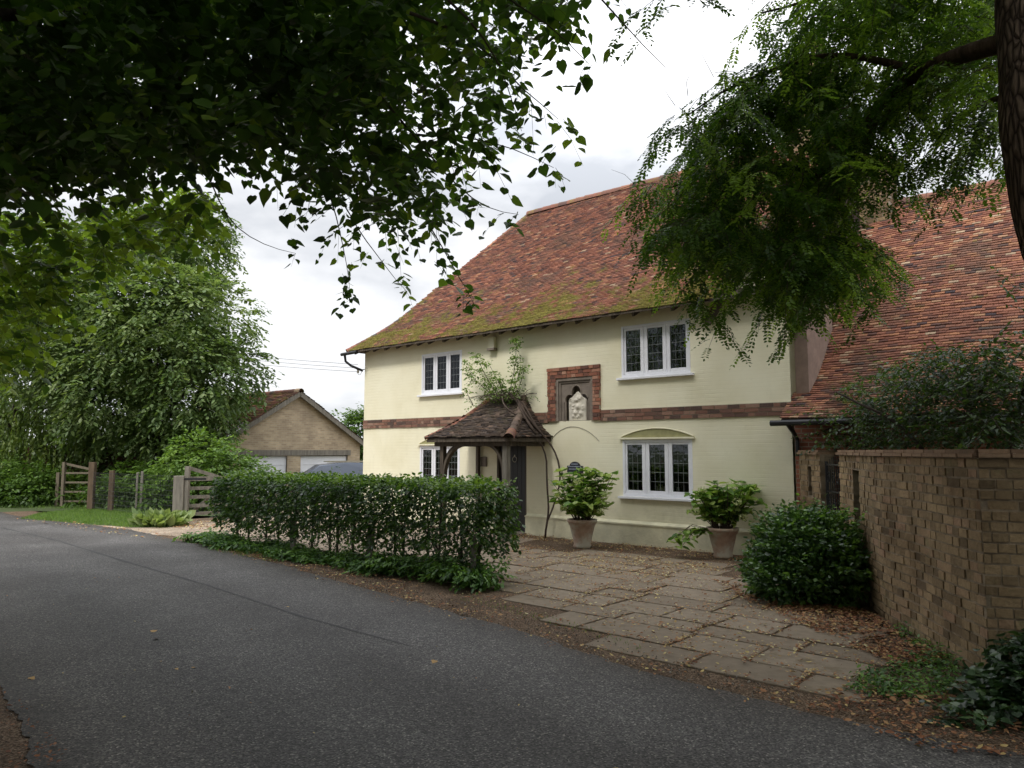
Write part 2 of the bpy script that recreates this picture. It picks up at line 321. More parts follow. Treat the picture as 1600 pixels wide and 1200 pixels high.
M['rob'] = leafmat('robinia_leaf', (.035, .08, .012), (.095, .18, .025), (.28, .42, .055), .5)
M['mid'] = leafmat('maple_leaf', (.06, .105, .03), (.13, .195, .065), (.27, .33, .14), .35, .5)
M['willow'] = leafmat('willow_leaf', (.06, .10, .02), (.12, .18, .04), (.22, .28, .08), .35)
M['shrub'] = leafmat('bright_shrub_leaf', (.045, .09, .015), (.10, .18, .03), (.20, .30, .06), .35)
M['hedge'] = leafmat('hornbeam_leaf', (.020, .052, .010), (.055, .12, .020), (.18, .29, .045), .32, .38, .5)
M['hydr'] = leafmat('hydrangea_leaf', (.05, .12, .018), (.17, .29, .05), (.38, .47, .14), .38)
M['hydflower'] = leafmat('hydrangea_flower', (.30, .36, .10), (.48, .50, .22), (.62, .62, .42), .2)
M['bush'] = leafmat('glossy_bush_leaf', (.022, .058, .013), (.06, .135, .026), (.17, .30, .06), .32, .35, .5)
M['dark'] = leafmat('dark_tree_leaf', (.015, .032, .011), (.036, .070, .018), (.09, .14, .03), .38)
M['ivy'] = leafmat('ivy_leaf', (.014, .036, .013), (.038, .08, .026), (.09, .15, .045), .2, .35, .5)
M['nettle'] = leafmat('ground_cover_leaf', (.03, .08, .015), (.07, .16, .028), (.16, .29, .05), .3)
M['litter'] = tinted('dead_leaf', [(0, (.14, .055, .03)), (.35, (.27, .115, .055)), (.65, (.38, .21, .10)), (.85, (.50, .39, .15)), (1, (.62, .56, .32))], .8, 40, .2)
M['terracotta'] = tinted('weathered_terracotta', [(0, (.42, .29, .22)), (1, (.42, .29, .22))], .9, 12, .5, .004, moss=(.42, (.47, .42, .34)))
M['plaque'] = simple('slate_blue_plaque', (.03, .032, .042), .4, .2)
M['letter'] = simple('plaque_lettering', (.40, .45, .55), .5, .1)

# ------------------------------------------------------------------ foliage
LT = dict(
    heart=(np.array([(0, 0, 0), (-.10, .20, .03), (.08, .42, .07), (.42, .45, .08), (.75, .22, .02), (1.04, 0, -.08), (.75, -.22, .02), (.42, -.45, .08), (.08, -.42, .07), (-.10, -.20, .03)]), [(0, 1, 2, 3), (0, 3, 4, 5), (0, 5, 6, 7), (0, 7, 8, 9)]),
    heart_far=(np.array([(0, 0, 0), (.12, .34, .05), (.45, .46, .10), (1.0, 0, -.06), (.45, -.46, .10), (.12, -.34, .05)]), [(0, 1, 2, 3), (0, 3, 4, 5)]),
    broad=(np.array([(0, 0, 0), (.28, .30, .06), (.65, .28, -.02), (1.0, 0, -.22), (.65, -.28, -.02), (.28, -.30, .06)]), [(0, 1, 2, 3), (0, 3, 4, 5)]),
    oval=(np.array([(0, 0, 0), (.28, .24, .05), (.68, .22, .03), (1.0, 0, -.05), (.68, -.22, .03), (.28, -.24, .05)]), [(0, 1, 2, 3), (0, 3, 4, 5)]),
    dia=(np.array([(0, 0, 0), (.5, .3, .04), (1, 0, -.04), (.5, -.3, .04)]), [(0, 1, 2, 3)]),
    slim=(np.array([(0, 0, 0), (.4, .10, .02), (1, 0, -.08), (.4, -.10, .02)]), [(0, 1, 2, 3)]),
    blade=(np.array([(0, .03, 0), (0, -.03, 0), (.6, -.02, 0), (1, 0, -.05)]), [(0, 1, 2, 3)]),
)
def unit(a): return a/np.maximum(np.linalg.norm(a, axis=-1, keepdims=True), 1e-9)
def leafset(P, D, U, size, tint, kind='oval'):
    """P base, D leaf axis, U leaf normal (all n,3), size (n,), tint (n,)"""
    T, Fq = LT[kind]; D = unit(D); cz = rng.uniform(-1.2, 2.6, (len(P), 1, 1)); Wd = unit(np.cross(U, D)); N = np.cross(D, Wd); k = len(T)
    V = P[:, None, :]+size[:, None, None]*(T[None, :, 0:1]*D[:, None, :]+T[None, :, 1:2]*Wd[:, None, :]*rng.uniform(.75, 1.2, (len(P), 1, 1))+T[None, :, 2:3]*cz*N[:, None, :])
    n = len(P); F = (np.arange(n)*k)[:, None, None]+np.array(Fq)[None]
    return V.reshape(-1, 3), F.reshape(-1, 4), np.repeat(tint, k)
class Leaves:
    def __init__(s): s.V = []; s.F = []; s.T = []; s.n = 0
    def add(s, V, F, T): s.V.append(V); s.F.append(F+s.n); s.T.append(T); s.n += len(V)
    def build(s, name, mat, parent): return npmesh(name, np.concatenate(s.V), np.concatenate(s.F), np.concatenate(s.T), mat, parent)
def rnd(n, a, b): return rng.uniform(a, b, n)
def rvec(n): return unit(rng.normal(size=(n, 3)))
def sprays(LS, C, per, length, leaf, kind, droop=.5, spread=.35, tint=None, twig=None, outward=None, tw_r=.003, flat=.75, tj=.18):
    """leafy twigs starting at C (n,3): each a drooping curve with alternate leaves"""
    n = len(C)
    A = rvec(n)*[1, 1, .45]; 
    if outward is not None: A = A*.6+outward
    A = unit(A); A[:, 2] -= droop*.5; A = unit(A)
    Ln = length*rnd(n, .6, 1.3); side = unit(np.cross(A, [0, 0, 1.]))
    base_t = rnd(n, .15, .75) if tint is None else tint
    for k in range(per):
        t = (k+.6)/per; pos = C+A*(Ln*t)[:, None]; pos[:, 2] -= droop*Ln*t*t*.6
        sg = 1 if k % 2 else -1
        d = side*sg*rnd(n, .5, 1.1)[:, None]+A*rnd(n, .2, 1)[:, None]+rvec(n)*spread; d[:, 2] -= .35
        up = np.array([0, 0, 1.])*flat+rvec(n)*(1-flat)*1.6
        sz = leaf*rnd(n, .6, 1.25)
        pos = pos+side*(sg*leaf*.25)
        LS.add(*leafset(pos, d, up, sz, np.clip(base_t+rng.normal(0, tj, n), 0, 1), kind))
    if twig is not None:
        for i in range(n):
            p0 = C[i]; pts = []
            for t in (0, .5, 1): q = p0+A[i]*Ln[i]*t; q = q.copy(); q[2] -= droop*Ln[i]*t*t*.6; pts.append(q)
            twig.tube(pts, [tw_r, tw_r*.8, tw_r*.4], 3, cap=False)
def blob(n, c, r, shell=.55):
    d = rvec(n); rad = rng.uniform(shell**3, 1, n)**(1/3); return np.array(c)+d*rad[:, None]*np.array(r), d
def inpoly(x, y, poly):
    ins = np.zeros(np.shape(x), bool); j = len(poly)-1
    for i in range(len(poly)):
        xi, yi = poly[i]; xj, yj = poly[j]
        c = ((yi > y) != (yj > y)) & (x < (xj-xi)*(y-yi)/((yj-yi) or 1e-9)+xi); ins ^= c; j = i
    return ins

# ================================================================== GROUND
def jag(pts, step=.25, amp=.08, closed=True, seed=0):
    o = []; n = len(pts); rr = random.Random(seed)
    for i in range(n if closed else n-1):
        a, b = np.array(pts[i][:2]), np.array(pts[(i+1) % n][:2]); d = np.linalg.norm(b-a); k = max(1, int(d/step))
        if d > 60: k = 6
        for j in range(k):
            p = a+(b-a)*j/k; nz = mnoise.noise(Vector((p[0]*1.3, p[1]*1.3, seed*3.1)))*1.4+rr.uniform(-.5, .5)
            t = (b-a)/d; q = p+np.array([-t[1], t[0]])*amp*nz if j or amp > .0 else p
            o.append(q)
    return o
def sheet(name, pts, z, mat, kind='structure'):
    me = bpy.data.meshes.new(name); import bmesh
    bm = bmesh.new(); f = bm.faces.new([bm.verts.new((float(p[0]), float(p[1]), z)) for p in pts])
    bmesh.ops.triangulate(bm, faces=[f]); bmesh.ops.recalc_face_normals(bm, faces=bm.faces)
    for f in bm.faces:
        if f.normal.z < 0: f.normal_flip()
    bm.to_mesh(me); bm.free(); me.materials.append(mat)
    return tag(link(bpy.data.objects.new(name, me)), kind=kind)
sheet('ground', [(-1500, -1500), (1500, -1500), (1500, 1500), (-1500, 1500)], 0, M['groundmat'])
RE = [(-60, 40), (-30, 31.5), (-19, 25.2), (-15.2, 22.2), (-13.5, 20.5), (-8.8, 17.2), (-5.7, 14.1), (-4.0, 12.3), (-1.6, 9.5), (0, 7.65), (1.05, 6.24), (2.0, 5.31), (2.75, 4.72), (4.6, 3.5), (9, 0.8), (20, -6), (60, -28)]
def offset(pl, d):
    o = []
    for i in range(len(pl)):
        a = np.array(pl[max(i-1, 0)]); b = np.array(pl[min(i+1, len(pl)-1)]); t = (b-a)/np.linalg.norm(b-a)
        o.append(tuple(np.array(pl[i])+np.array([t[1], -t[0]])*d))
    return o
LE = offset(RE, 4.14)
re_j = jag(RE, .06, .075, False, 3)+[RE[-1]]; le_j = jag(LE, .12, .05, False, 5)+[LE[-1]]
def resample(pl, n):
    P = np.array([p[:2] for p in pl]); d = np.r_[0, np.cumsum(np.linalg.norm(np.diff(P, axis=0), axis=1))]; t = np.linspace(0, 1, n)**1.0*d[-1]
    return np.stack([np.interp(t, d, P[:, 0]), np.interp(t, d, P[:, 1])], 1)
def ragged(a, seed): return np.array([.055*mnoise.noise(Vector((p[0]*1.5, p[1]*1.5, seed)))+.05*mnoise.noise(Vector((p[0]*5, p[1]*5, seed)))+.025*mnoise.noise(Vector((p[0]*17, p[1]*17, seed))) for p in a])
NR = 2600; ra = resample(RE, NR); rb2 = resample(LE, NR); fr_r = [0, .04, .12, .2, .3, .4, .5, .6, .7, .8, .9, .97, 1]
da = ragged(ra, 1)[:, None]; db = ragged(rb2, 2)[:, None]; dirn = (rb2-ra)/np.linalg.norm(rb2-ra, axis=1, keepdims=True)
V_ = []; T__ = []
for q in fr_r:
    P_ = ra+(rb2-ra)*q
    if q == 0: P_ = P_+dirn*da
    if q == 1: P_ = P_-dirn*db
    V_.append(np.c_[P_, np.full(NR, .014)]); T__.append(np.full(NR, q))
V_ = np.concatenate(V_); nq = len(fr_r); F_ = [(j*NR+i, (j+1)*NR+i, (j+1)*NR+i+1, j*NR+i+1) for j in range(nq-1) for i in range(NR-1)]
tag(npmesh('road', V_, F_, np.concatenate(T__), M['asphalt']), kind='structure')
sv = offset(RE, -.55)      # strip of dirt and dead leaves along the house side of the road
pl = [tuple(hl(*q)[:2]) for q in [(-9.2, -5.0), (-9.0, -2.0), (-6.5, 0.2), (-5.6, .3), (5.9, .3), (8.0, -3.0), (9.6, -5.6)]]
sheet('verge', [tuple(p) for p in jag([offset(RE, .3)[i] for i in range(3, 16)], .2, .02, False, 6)]+[(14, 2), (9, 4.5)]+pl[::-1]+[(-14.5, 22.6)], .004, M['verge'])
sheet('left_verge', offset(RE, 3.8)+[(60, -60), (-60, -60)], .004, M['verge'])
drive = [hl(*q)[:2] for q in [(-10.8, -5.75), (-9.6, -5.3), (-8.4, -4.6), (-8.2, -2.0), (-14, 6), (-13, 14), (-6, 14), (-5.9, -.1), (.8, -.6), (1.2, -4.3), (-3.9, -4.6), (-4.1, -5.2), (-5.4, -5.2), (-8.0, -5.6)]]
sheet('gravel_drive', jag(drive, .3, .12, True, 8), .008, M['gravel'])
gp = [G(*p)[:2] for p in [(30, 812), (110, 818), (200, 825), (265, 824), (285, 815), (270, 803), (200, 797), (130, 796), (60, 803)]]
sheet('grass_verge', jag(gp, .3, .12, True, 9), .012, M['groundmat'])
seam = [G(*p)[:2] for p in [(5, 826), (90, 846), (200, 880), (330, 918), (470, 965), (560, 990), (640, 1012)]]
mb = MB()
for i in range(len(seam)-1):
    n_ = 14
    for j in range(n_):
        a = seam[i]+(seam[i+1]-seam[i])*j/n_; b = seam[i]+(seam[i+1]-seam[i])*(j+1)/n_
        wd = max(0, 1-(i/(len(seam)-1.0))**3)*.012+.016*abs(mnoise.noise(Vector((a[0], a[1], 1))))*2; t = (b-a)/np.linalg.norm(b-a); q = np.array([-t[1], t[0]])*wd
        mb.add([(*(a+q), .017), (*(b+q), .017), (*(b-q), .017), (*(a-q), .017)], [(0, 1, 2, 3)])
tag(mb.build('road_seam', M['seam']), kind='structure')

# flagstones
PAT = [tohl(G(*p)) for p in [(735, 915), (855, 975), (1005, 1027), (1145, 1061), (1250, 1086), (1350, 1090), (1430, 1040), (1340, 970), (1270, 950), (1170, 905), (1140, 885), (1010, 868), (830, 858), (770, 850), (700, 846)]]
import bmesh
mb = MB(); rr = random.Random(11); z_rows = []
yy = -8.0
while yy < -.7:
    hrow = rr.choice([.42, .5, .58, .66]); xx = .6+rr.uniform(-.5, 0)
    while xx < 10:
        wd = rr.choice([.5, .62, .75, .9, 1.05]); cx, cy = xx+wd/2, yy+hrow/2
        if inpoly(np.array([cx]), np.array([cy]), PAT)[0]:
            g = .016; ht = .013+rr.uniform(-.004, .005); tl = rr.uniform(-.004, .004); a = rr.uniform(-.012, .012); t = rr.random()
            ring = []
            for (ax, ay) in ((xx+g, yy+g), (xx+wd-g, yy+g), (xx+wd-g, yy+hrow-g), (xx+g, yy+hrow-g)): ring.append((ax, ay))
            pts = []
            for i in range(4):
                p, q = ring[i], ring[(i+1) % 4]
                pts += [(p[0]+(q[0]-p[0])*k/5+rr.uniform(-.007, .007), p[1]+(q[1]-p[1])*k/5+rr.uniform(-.007, .007)) for k in range(5)]
            n_ = len(pts); vs = []
            for (px_, py_) in pts:
                ox, oy = px_-cx, py_-cy; W3 = hl(cx+ox*math.cos(a)-oy*math.sin(a), cy+ox*math.sin(a)+oy*math.cos(a))
                vs.append((W3[0], W3[1], ht+tl*ox))
            low = [(v[0], v[1], .0) for v in vs]; inn = []
            cw = hl(cx, cy)
            top = [(cw[0]+(v[0]-cw[0])*.975, cw[1]+(v[1]-cw[1])*.975, v[2]+.005) for v in vs]
            mb.add(low+vs+top, [tuple(range(2*n_, 3*n_))]+[(i, (i+1) % n_, n_+(i+1) % n_, n_+i) for i in range(n_)]+[(n_+i, n_+(i+1) % n_, 2*n_+(i+1) % n_, 2*n_+i) for i in range(n_)], t)
        xx += wd
    yy += hrow
tag(mb.build('paving', M['slab']), kind='structure')

# ================================================================== HOUSE
house = thing('cottage', 'long cream painted brick cottage with mossy red tiled roof, porch and white windows', 'house', tuple(HO), HA)
WIN = [(-3.37, -1.95, 3.2, 4.22), (-3.40, -2.0, .95, 1.93), (2.52, 4.02, 3.25, 4.28), (2.52, 4.02, .93, 2.02)]
DOOR = (-.82, .05, .03, 1.99); NI = (.9, 1.84, 2.43, 3.33)
def wall_grid(mb, x0, x1, z0, z1, ops, y=0.0, dep=.12):
    xs = sorted({x0, x1, *[o[0] for o in ops], *[o[1] for o in ops]}); zs = sorted({z0, z1, *[o[2] for o in ops], *[o[3] for o in ops]})
    for i in range(len(xs)-1):
        for j in range(len(zs)-1):
            cx, cz = (xs[i]+xs[i+1])/2, (zs[j]+zs[j+1])/2
            if any(o[0] < cx < o[1] and o[2] < cz < o[3] for o in ops): continue
            mb.add([(xs[i], y, zs[j]), (xs[i+1], y, zs[j]), (xs[i+1], y, zs[j+1]), (xs[i], y, zs[j+1])], [(0, 1, 2, 3)])
    for a, b, c, d in ops:
        for q in ([(a, c), (b, c)], [(b, c), (b, d)], [(b, d), (a, d)], [(a, d), (a, c)]):
            mb.add([(q[0][0], y, q[0][1]), (q[1][0], y, q[1][1]), (q[1][0], y+dep, q[1][1]), (q[0][0], y+dep, q[0][1])], [(0, 1, 2, 3)])
mb = MB(); X0, X1, ZE = -5.66, 5.86, 4.62
wall_grid(mb, X0, X1, 0, ZE, WIN+[DOOR, NI])
mb.box(X0, X0+.02, .0005, 8.6, 0, ZE); mb.box(X1-.3, X1, .3, 8.6, 0, ZE); mb.box(X0, X1, 8.6, 8.62, 0, ZE)
mb.prism([(4.45, 4.1), (5.35, 5.3), (5.86, 4.62), (5.86, 4.1)], -.004, .1)      # little raised gable at the right end
mb.build('wall', M['cream'], house)
mb = MB(); mb.box(X0+.3, X1-.4, .5, 4, .05, 4.3)
for a in (-1.5, 2.2): pass
mb.build('dark_interior', M['interior'], house)
# plinth with sloping top
mb = MB()
for a, b in ((X0, -.84), (.07, X1)):
    mb.add([(a, -.07, 0), (b, -.07, 0), (b, -.07, .40), (a, -.07, .40), (a, -.002, .46), (b, -.002, .46), (a, -.002, 0), (b, -.002, 0)],
           [(0, 1, 2, 3), (3, 2, 5, 4), (0, 3, 4, 6), (1, 7, 5, 2)])
    mb.box(a-.004, b+.004, -.085, -.02, .385, .415)
mb.build('plinth', M['stain'], house)
# brick string course
def brickrow(mb, a0, a1, z, h, y0, y1, rr, bl=.225, joint=.011, prob_head=.3):
    x = a0+rr.uniform(-.1, 0)
    while x < a1:
        l = .105 if rr.random() < prob_head else bl; l *= rr.uniform(.95, 1.05); p, q = max(x, a0), min(x+l, a1)
        if q-p > .03: mb.box(p, q, y0-rr.uniform(0, .008), y1, z+rr.uniform(0, .002), z+h-joint, rr.random())
        x += l+joint
rr = random.Random(5)
for a, b in ((X0, .67), (2.02, X1)):
    mb = MB(); mo = MB()
    for k in range(3): brickrow(mb, a, b, 2.405+k*.076, .076, -.025, .01, rr)
    mo.box(a, b, -.02, .008, 2.402, 2.632)
    bb_ = mb.build('brick_band', M['bandbrick'], house); mo.build('mortar', M['mortar'], bb_)
# niche: brick surround, stone frame, relief
mb = MB(); mo = MB(); z = 2.43; k = 0
while z < 3.32:
    brickrow(mb, .67, .9 if k % 2 else .885, z, .076, -.045, .01, rr, .15, prob_head=.5); brickrow(mb, 1.845, 2.02, z, .076, -.045, .01, rr, .2, prob_head=.4); z += .076; k += 1
for k in range(3): brickrow(mb, .67+rr.uniform(-.01, .01), 2.02, z, .076, -.045-.012*(k == 2), .01, rr, .2); z += .076
mo.box(.675, .9, -.036, .008, 2.43, z); mo.box(1.84, 2.015, -.036, .008, 2.43, z); mo.box(.9, 1.84, -.036, .008, 3.335, z)
nb = mb.build('niche_surround', M['redbrick'], house); mo.build('mortar', M['mortar'], nb)
mb = MB()
for i, (d, wv) in enumerate(((.0, .055), (.055, .045))):
    yv = -.03+i*.028
    mb.box(.9+d, .9+d+wv, yv, .1, 2.43, 3.33-d); mb.box(1.84-d-wv, 1.84-d, yv, .1, 2.43, 3.33-d); mb.box(.9+d+wv, 1.84-d-wv, yv, .1, 3.33-d-wv, 3.33-d)
cx = 1.40
def ntop(x):
    u = abs(x-cx)/.29
    if u >= 1: return None
    lobe = 2.86+.13*math.sqrt(max(0, 1-((u-.62)/.38)**2)) if u > .38 else 0
    top = 3.0+.17*math.sqrt(max(0, 1-(u/.42)**2)) if u < .42 else 0
    return max(lobe, top, 2.8)
xs = np.linspace(1.0, 1.74, 60)
for a, b in zip(xs[:-1], xs[1:]):
    t = ntop((a+b)/2); mb.box(a, b, .02, .075, 2.43 if t is None else t, 3.235)
for x in (1.08, 1.125, 1.675, 1.72): mb.tube([(x, .01, 2.43), (x, .01, 2.83)], .02, 8)
for sg in (1,):
    arc = [(x, .012, ntop(x)+.0) for x in np.linspace(cx-.285, cx+.285, 40)]; mb.tube(arc, .012, 6)
mb.box(.9, 1.84, .13, .2, 2.43, 3.33)
st = mb.build('niche_frame', M['stone'], house)
V = []; F = []; nx, nz = 40, 56; rb = random.Random(3)
bl = [(rb.uniform(1.22, 1.58), rb.uniform(2.5, 2.95), rb.uniform(.02, .06), rb.uniform(.012, .035)) for _ in range(34)]+[(1.41, 2.86, .05, .05), (1.43, 2.72, .08, .05), (1.36, 2.6, .07, .045), (1.3, 2.68, .03, .04), (1.5, 2.58, .06, .04)]
for j in range(nz):
    for i in range(nx):
        x = 1.18+.45*i/(nx-1); zt = 2.86+.19*(1-abs(x-1.405)/.225); z = 2.44+(zt-2.44)*j/(nz-1)
        h = max([hh*math.exp(-((x-bx)**2+(z-bz)**2)/(2*(br*.55)**2)) for bx, bz, br, hh in bl]); e = min(i, nx-1-i, nz-1-j)
        V.append((x, .03-h-(0 if e else -.05), z))
for j in range(nz-1):
    for i in range(nx-1): a = j*nx+i; F.append((a, a+1, a+nx+1, a+nx))
npmesh('stone_relief', V, F, np.full(len(V), .5), M['relief'], house, True)
# segmental arches over the lower windows, ghost arch, crack lines
for a, b, z in ((2.48, 4.06, 2.045), (-3.43, -1.97, 1.955)):
    mb = MB(); ml = MB()
    cx_, hw = (a+b)/2, (b-a)/2
    n_ = 18; pts = [(a+(b-a)*i/n_, z+.035+.16*(1-((a+(b-a)*i/n_-cx_)/hw)**2)) for i in range(n_+1)]
    mb.prism([(a, z+.02)]+pts+[(b, z+.02)], -.006, .004)
    ml.box(a-.02, b+.02, -.055, .0, z-.012, z+.02)
    ml.tube([(p[0], -.012, p[1]) for p in pts], .012, 6)
    wa_ = mb.build('window_arch', M['cream_old'], house); ml.build('ledge', M['cream'], wa_)
mb = MB(); mb.tube([(.72+1.25*i/16, -.004, 2.0+.31*math.sin(math.pi*(i/16)**.9)**.8 if 0 < i < 16 else 2.0) for i in range(17)], .007, 5); mb.build('arch_scar', simple('scar_grey', (.34, .31, .24)), house)
# windows
def window(s0, s1, z0, z1, curtain=False, sill=True):
    f = MB(); y0, y1 = .015, .075; o = .05; g = .33*(s1-s0)/1.5; mu = (s1-s0-2*.095-3*g)/2
    f.box(s0, s0+o, y0-.02, y1, z0, z1); f.box(s1-o, s1, y0-.02, y1, z0, z1); f.box(s0+o, s1-o, y0-.02, y1, z1-o, z1); f.box(s0+o, s1-o, y0-.02, y1, z0, z0+.05)
    pn = MB(); ld = MB(); gz0, gz1 = z0+.115, z1-.095
    xs = [s0+.095+i*(g+mu) for i in range(3)]
    for i, x in enumerate(xs):
        pn.box(x-.005, x+g+.005, y0+.02, y0+.024, gz0-.005, gz1+.005)
        # casement stiles and rails
        l = s0+o if i == 0 else x-mu/2+.004; r = s1-o if i == 2 else x+g+mu/2-.004
        f.box(l, x, y0, y1-.01, z0+.05, z1-o); f.box(x+g, r, y0, y1-.01, z0+.05, z1-o)
        f.box(x, x+g, y0, y1-.01, z0+.05, gz0); f.box(x, x+g, y0, y1-.01, gz1, z1-o)
        for k in (1, 2): ld.box(x+g*k/3-.002, x+g*k/3+.002, y0+.014, y0+.0195, gz0, gz1)
        for k in range(1, 5): ld.box(x, x+g, y0+.012, y0+.0185, gz0+(gz1-gz0)*k/5-.0035, gz0+(gz1-gz0)*k/5+.0035)
    for i in (0, 1):
        x = xs[i]+g+mu/2; f.box(x-.003, x+.003, y0+.006, y1-.02, z0+.05, z1-o)
    w_ = f.build('window', M['white'], house, bevel=.004)
    pn.build('pane', M['glass'], w_); ld.build('lead_lattice', M['lead'], w_)
    s_ = MB(); s_.box(s0-.08, s1+.08, -.085, .05, z0-.05, z0-.004); s_.build('sill', M['white'], w_, bevel=.006)
    if curtain:
        V = []; F = []; n_ = 40; cw = g*.95
        for i in range(n_+1):
            x = xs[0]-.02+cw*i/n_; y = .14+.02*math.sin(i*1.3)
            V += [(x, y, z0), (x, y, z1)]
        F = [(2*i, 2*i+2, 2*i+3, 2*i+1) for i in range(n_)]
        npmesh('curtain', V, F, np.full(len(V), .5), M['curtain'], w_, True)
    return w_
for i, wv in enumerate(WIN): window(*wv, curtain=(i in (0, 2)))
# ornaments on the sill inside
for x, h_ in ((3.22, .10), (3.30, .07), (3.36, .09), (3.66, .09)):
    mb = MB(); mb.lathe([(0, 0), (.028, 0), (.034, h_*.5), (.02, h_*.85), (.026, h_), (0, h_)], 12, c=(x, .1, 1.04)); mb.build('sill_ornament', M['relief'], house, True)
# door
mb = MB(); a, b, z0, z1 = DOOR
mb.box(a+.05, b-.04, .06, .10, z0, z1-.05)
for i in range(6): x = a+.06+(b-a-.11)*i/6; mb.box(x+.004, x+(b-a-.11)/6-.004, .048, .0595, z0+.02, z1-.07)
dr = mb.build('door', M['door'], house)
mb = MB(); mb.box(a, a+.05, .0, .11, z0, z1); mb.box(b-.035, b, .0, .11, z0, z1); mb.box(a+.05, b-.035, .0, .11, z1-.05, z1); mb.build('door_frame', M['dark_wood'], dr)
mb = MB(); cz = 1.62; mb.tube([(-.32+.06*math.cos(t), .035, cz+.06*math.sin(t)) for t in np.linspace(0, 2*math.pi, 20)], .009, 6); mb.box(-.335, -.305, .03, .05, cz+.05, cz+.10); mb.build('door_knocker', M['metal'], dr)
mb = MB(); mb.lathe([(0, 0), (.03, 0), (.03, .02), (0, .03)], 12, c=(-.3, .035, .95)); mb.box(-.37, -.23, .038, .048, .98, 1.02); mb.build('door_handle', M['metal'], dr)
mb = MB(); mb.box(a-.1, b+.06, -.28, .1, .0, .05); mb.build('door_step', M['stone'], house, bevel=.01)

# ---------- roof tiles
class Tiles:
    def __init__(s): s.V = []; s.F = []; s.T = []; s.Mo = []
    def quad(s, vs, fs, t, mo):
        b = len(s.V); s.V += [tuple(v) for v in vs]; s.F += [tuple(b+i for i in f) for f in fs]; s.T += [t]*len(vs); s.Mo += [mo]*len(vs)
    def build(s, name, mat, parent):
        o = npmesh(name, s.V, s.F, s.T, mat, parent)
        a = o.data.attributes.new('moss', 'FLOAT', 'POINT')
        a.data.foreach_set('value', np.array(s.Mo, np.float32)); return o
def lay(TB, f, ulen, vlen, clip=None, gauge=.066, tw=.15, th=.013, mossf=None, jit=1.0, seed=0, tone=0.0, sd=.17):
    rr = random.Random(seed); rows = int(vlen/gauge)
    for r in range(rows+1):
        v0 = r*gauge; v1 = min(v0+gauge*1.25, vlen); off = (r % 2)*tw/2+rr.uniform(-.01, .01)*jit; u = -off; rj = rr.uniform(-.004, .004)*jit
        while u < ulen:
            w2 = tw*rr.uniform(.96, 1.02); ua, ub = max(u, 0), min(u+w2-.004, ulen); um = (ua+ub)/2
            if ub-ua > .04 and (clip is None or clip(um, v0)):
                dz = rr.uniform(-.004, .006)*jit; dv = rr.uniform(-.006, .006)*jit+rj
                A, B, C_, D_ = f(ua, v0+dv), f(ub, v0+dv+rr.uniform(-.003, .003)*jit), f(ub, v1), f(ua, v1)
                nrm = (B-A).cross(D_-A).normalized()
                if nrm.z < 0: nrm = -nrm
                lo = nrm*(.008+dz); up = nrm*(th+.016+dz); tt = nrm*.008; mid = (A+B)/2+nrm*(th+.020+dz)
                t = rr.gauss(.52+tone, sd); t = t if rr.random() > .07*sd/.2 else rr.uniform(0, .25)
                if rr.random() < .05*sd/.2: t = rr.uniform(.85, 1)
                mo = mossf(um, v0, rr) if mossf else 0
                vs = [A+up, mid, B+up, C_+tt, (C_+D_)/2+tt, D_+tt, A+lo, (A+B)/2+lo, B+lo]
                TB.quad(vs, [(0, 1, 4, 5), (1, 2, 3, 4), (6, 7, 1, 0), (7, 8, 2, 1)], min(1, max(0, t)), mo)
            u += w2
def profile(pts, n=60):
    """smooth (y,z) profile by arc length"""
    P = np.array(pts, float); d = np.r_[0, np.cumsum(np.linalg.norm(np.diff(P, axis=0), axis=1))]
    def g(v):
        v = min(max(v, 0), d[-1]); w_ = .5; acc = np.zeros(2); 
        for q in (-w_, -w_/2, 0, w_/2, w_):
            vv_ = v+q*min(1, v/.5, (d[-1]-v)/.5) if d[-1] > 1 else v
            acc += np.array([np.interp(vv_, d, P[:, 0]), np.interp(vv_, d, P[:, 1])])
        return acc/5
    return g, d[-1]
# main roof
EY0, EZ0, RY, RZ = -.36, 4.50, 4.3, 8.92
g, SL = profile([(EY0, EZ0), (.75, 5.27), (RY, RZ)])
US, UE = -6.02, 6.05
def sag(u, v): return .035*math.sin(u*.9+1)*math.sin(math.pi*min(1, v/SL))+.02*mnoise.noise(Vector((u*.5, v*.5, 2)))+.012*mnoise.noise(Vector((u*1.7, v*1.9, 4)))
def fmain(u, v):
    y, z = g(v); dz = sag(u, v)
    return Vector((US+u, y-.6*dz, z+dz*.9))
HIP = -3.42
def hipx(v): y, z = g(v); t = (y-EY0)/(RY-EY0); return US+(HIP-US)*t
def cut(u, v):
    s = US+u
    if s < hipx(v)-.02: return False
    y, z = g(v)
    # raised gable at the right end
    if s > 4.35 and z < 4.62+1.2*(1-abs(s-5.3)/1.0)*.9 and y < .35+.0 and s < 6.0: return z > 4.2+ (1.3*(1-abs(s-5.35)/.95))
    return True
def mossm(u, v, rr):
    e = max(0, 1-v/3.0); h = max(0, 1-(US+u-hipx(v))/.5)*.25
    return min(1, .12+.85*e*(.75+.5*mnoise.noise(Vector((u*.7, 0, 5))))+h+rr.uniform(-.08, .08))
TB = Tiles(); lay(TB, fmain, UE-US, SL, cut, mossf=mossm, seed=2)
roof = TB.build('roof', M['tile'], house)
mb = MB()
prs = [g(v) for v in np.linspace(0, SL, 14)]
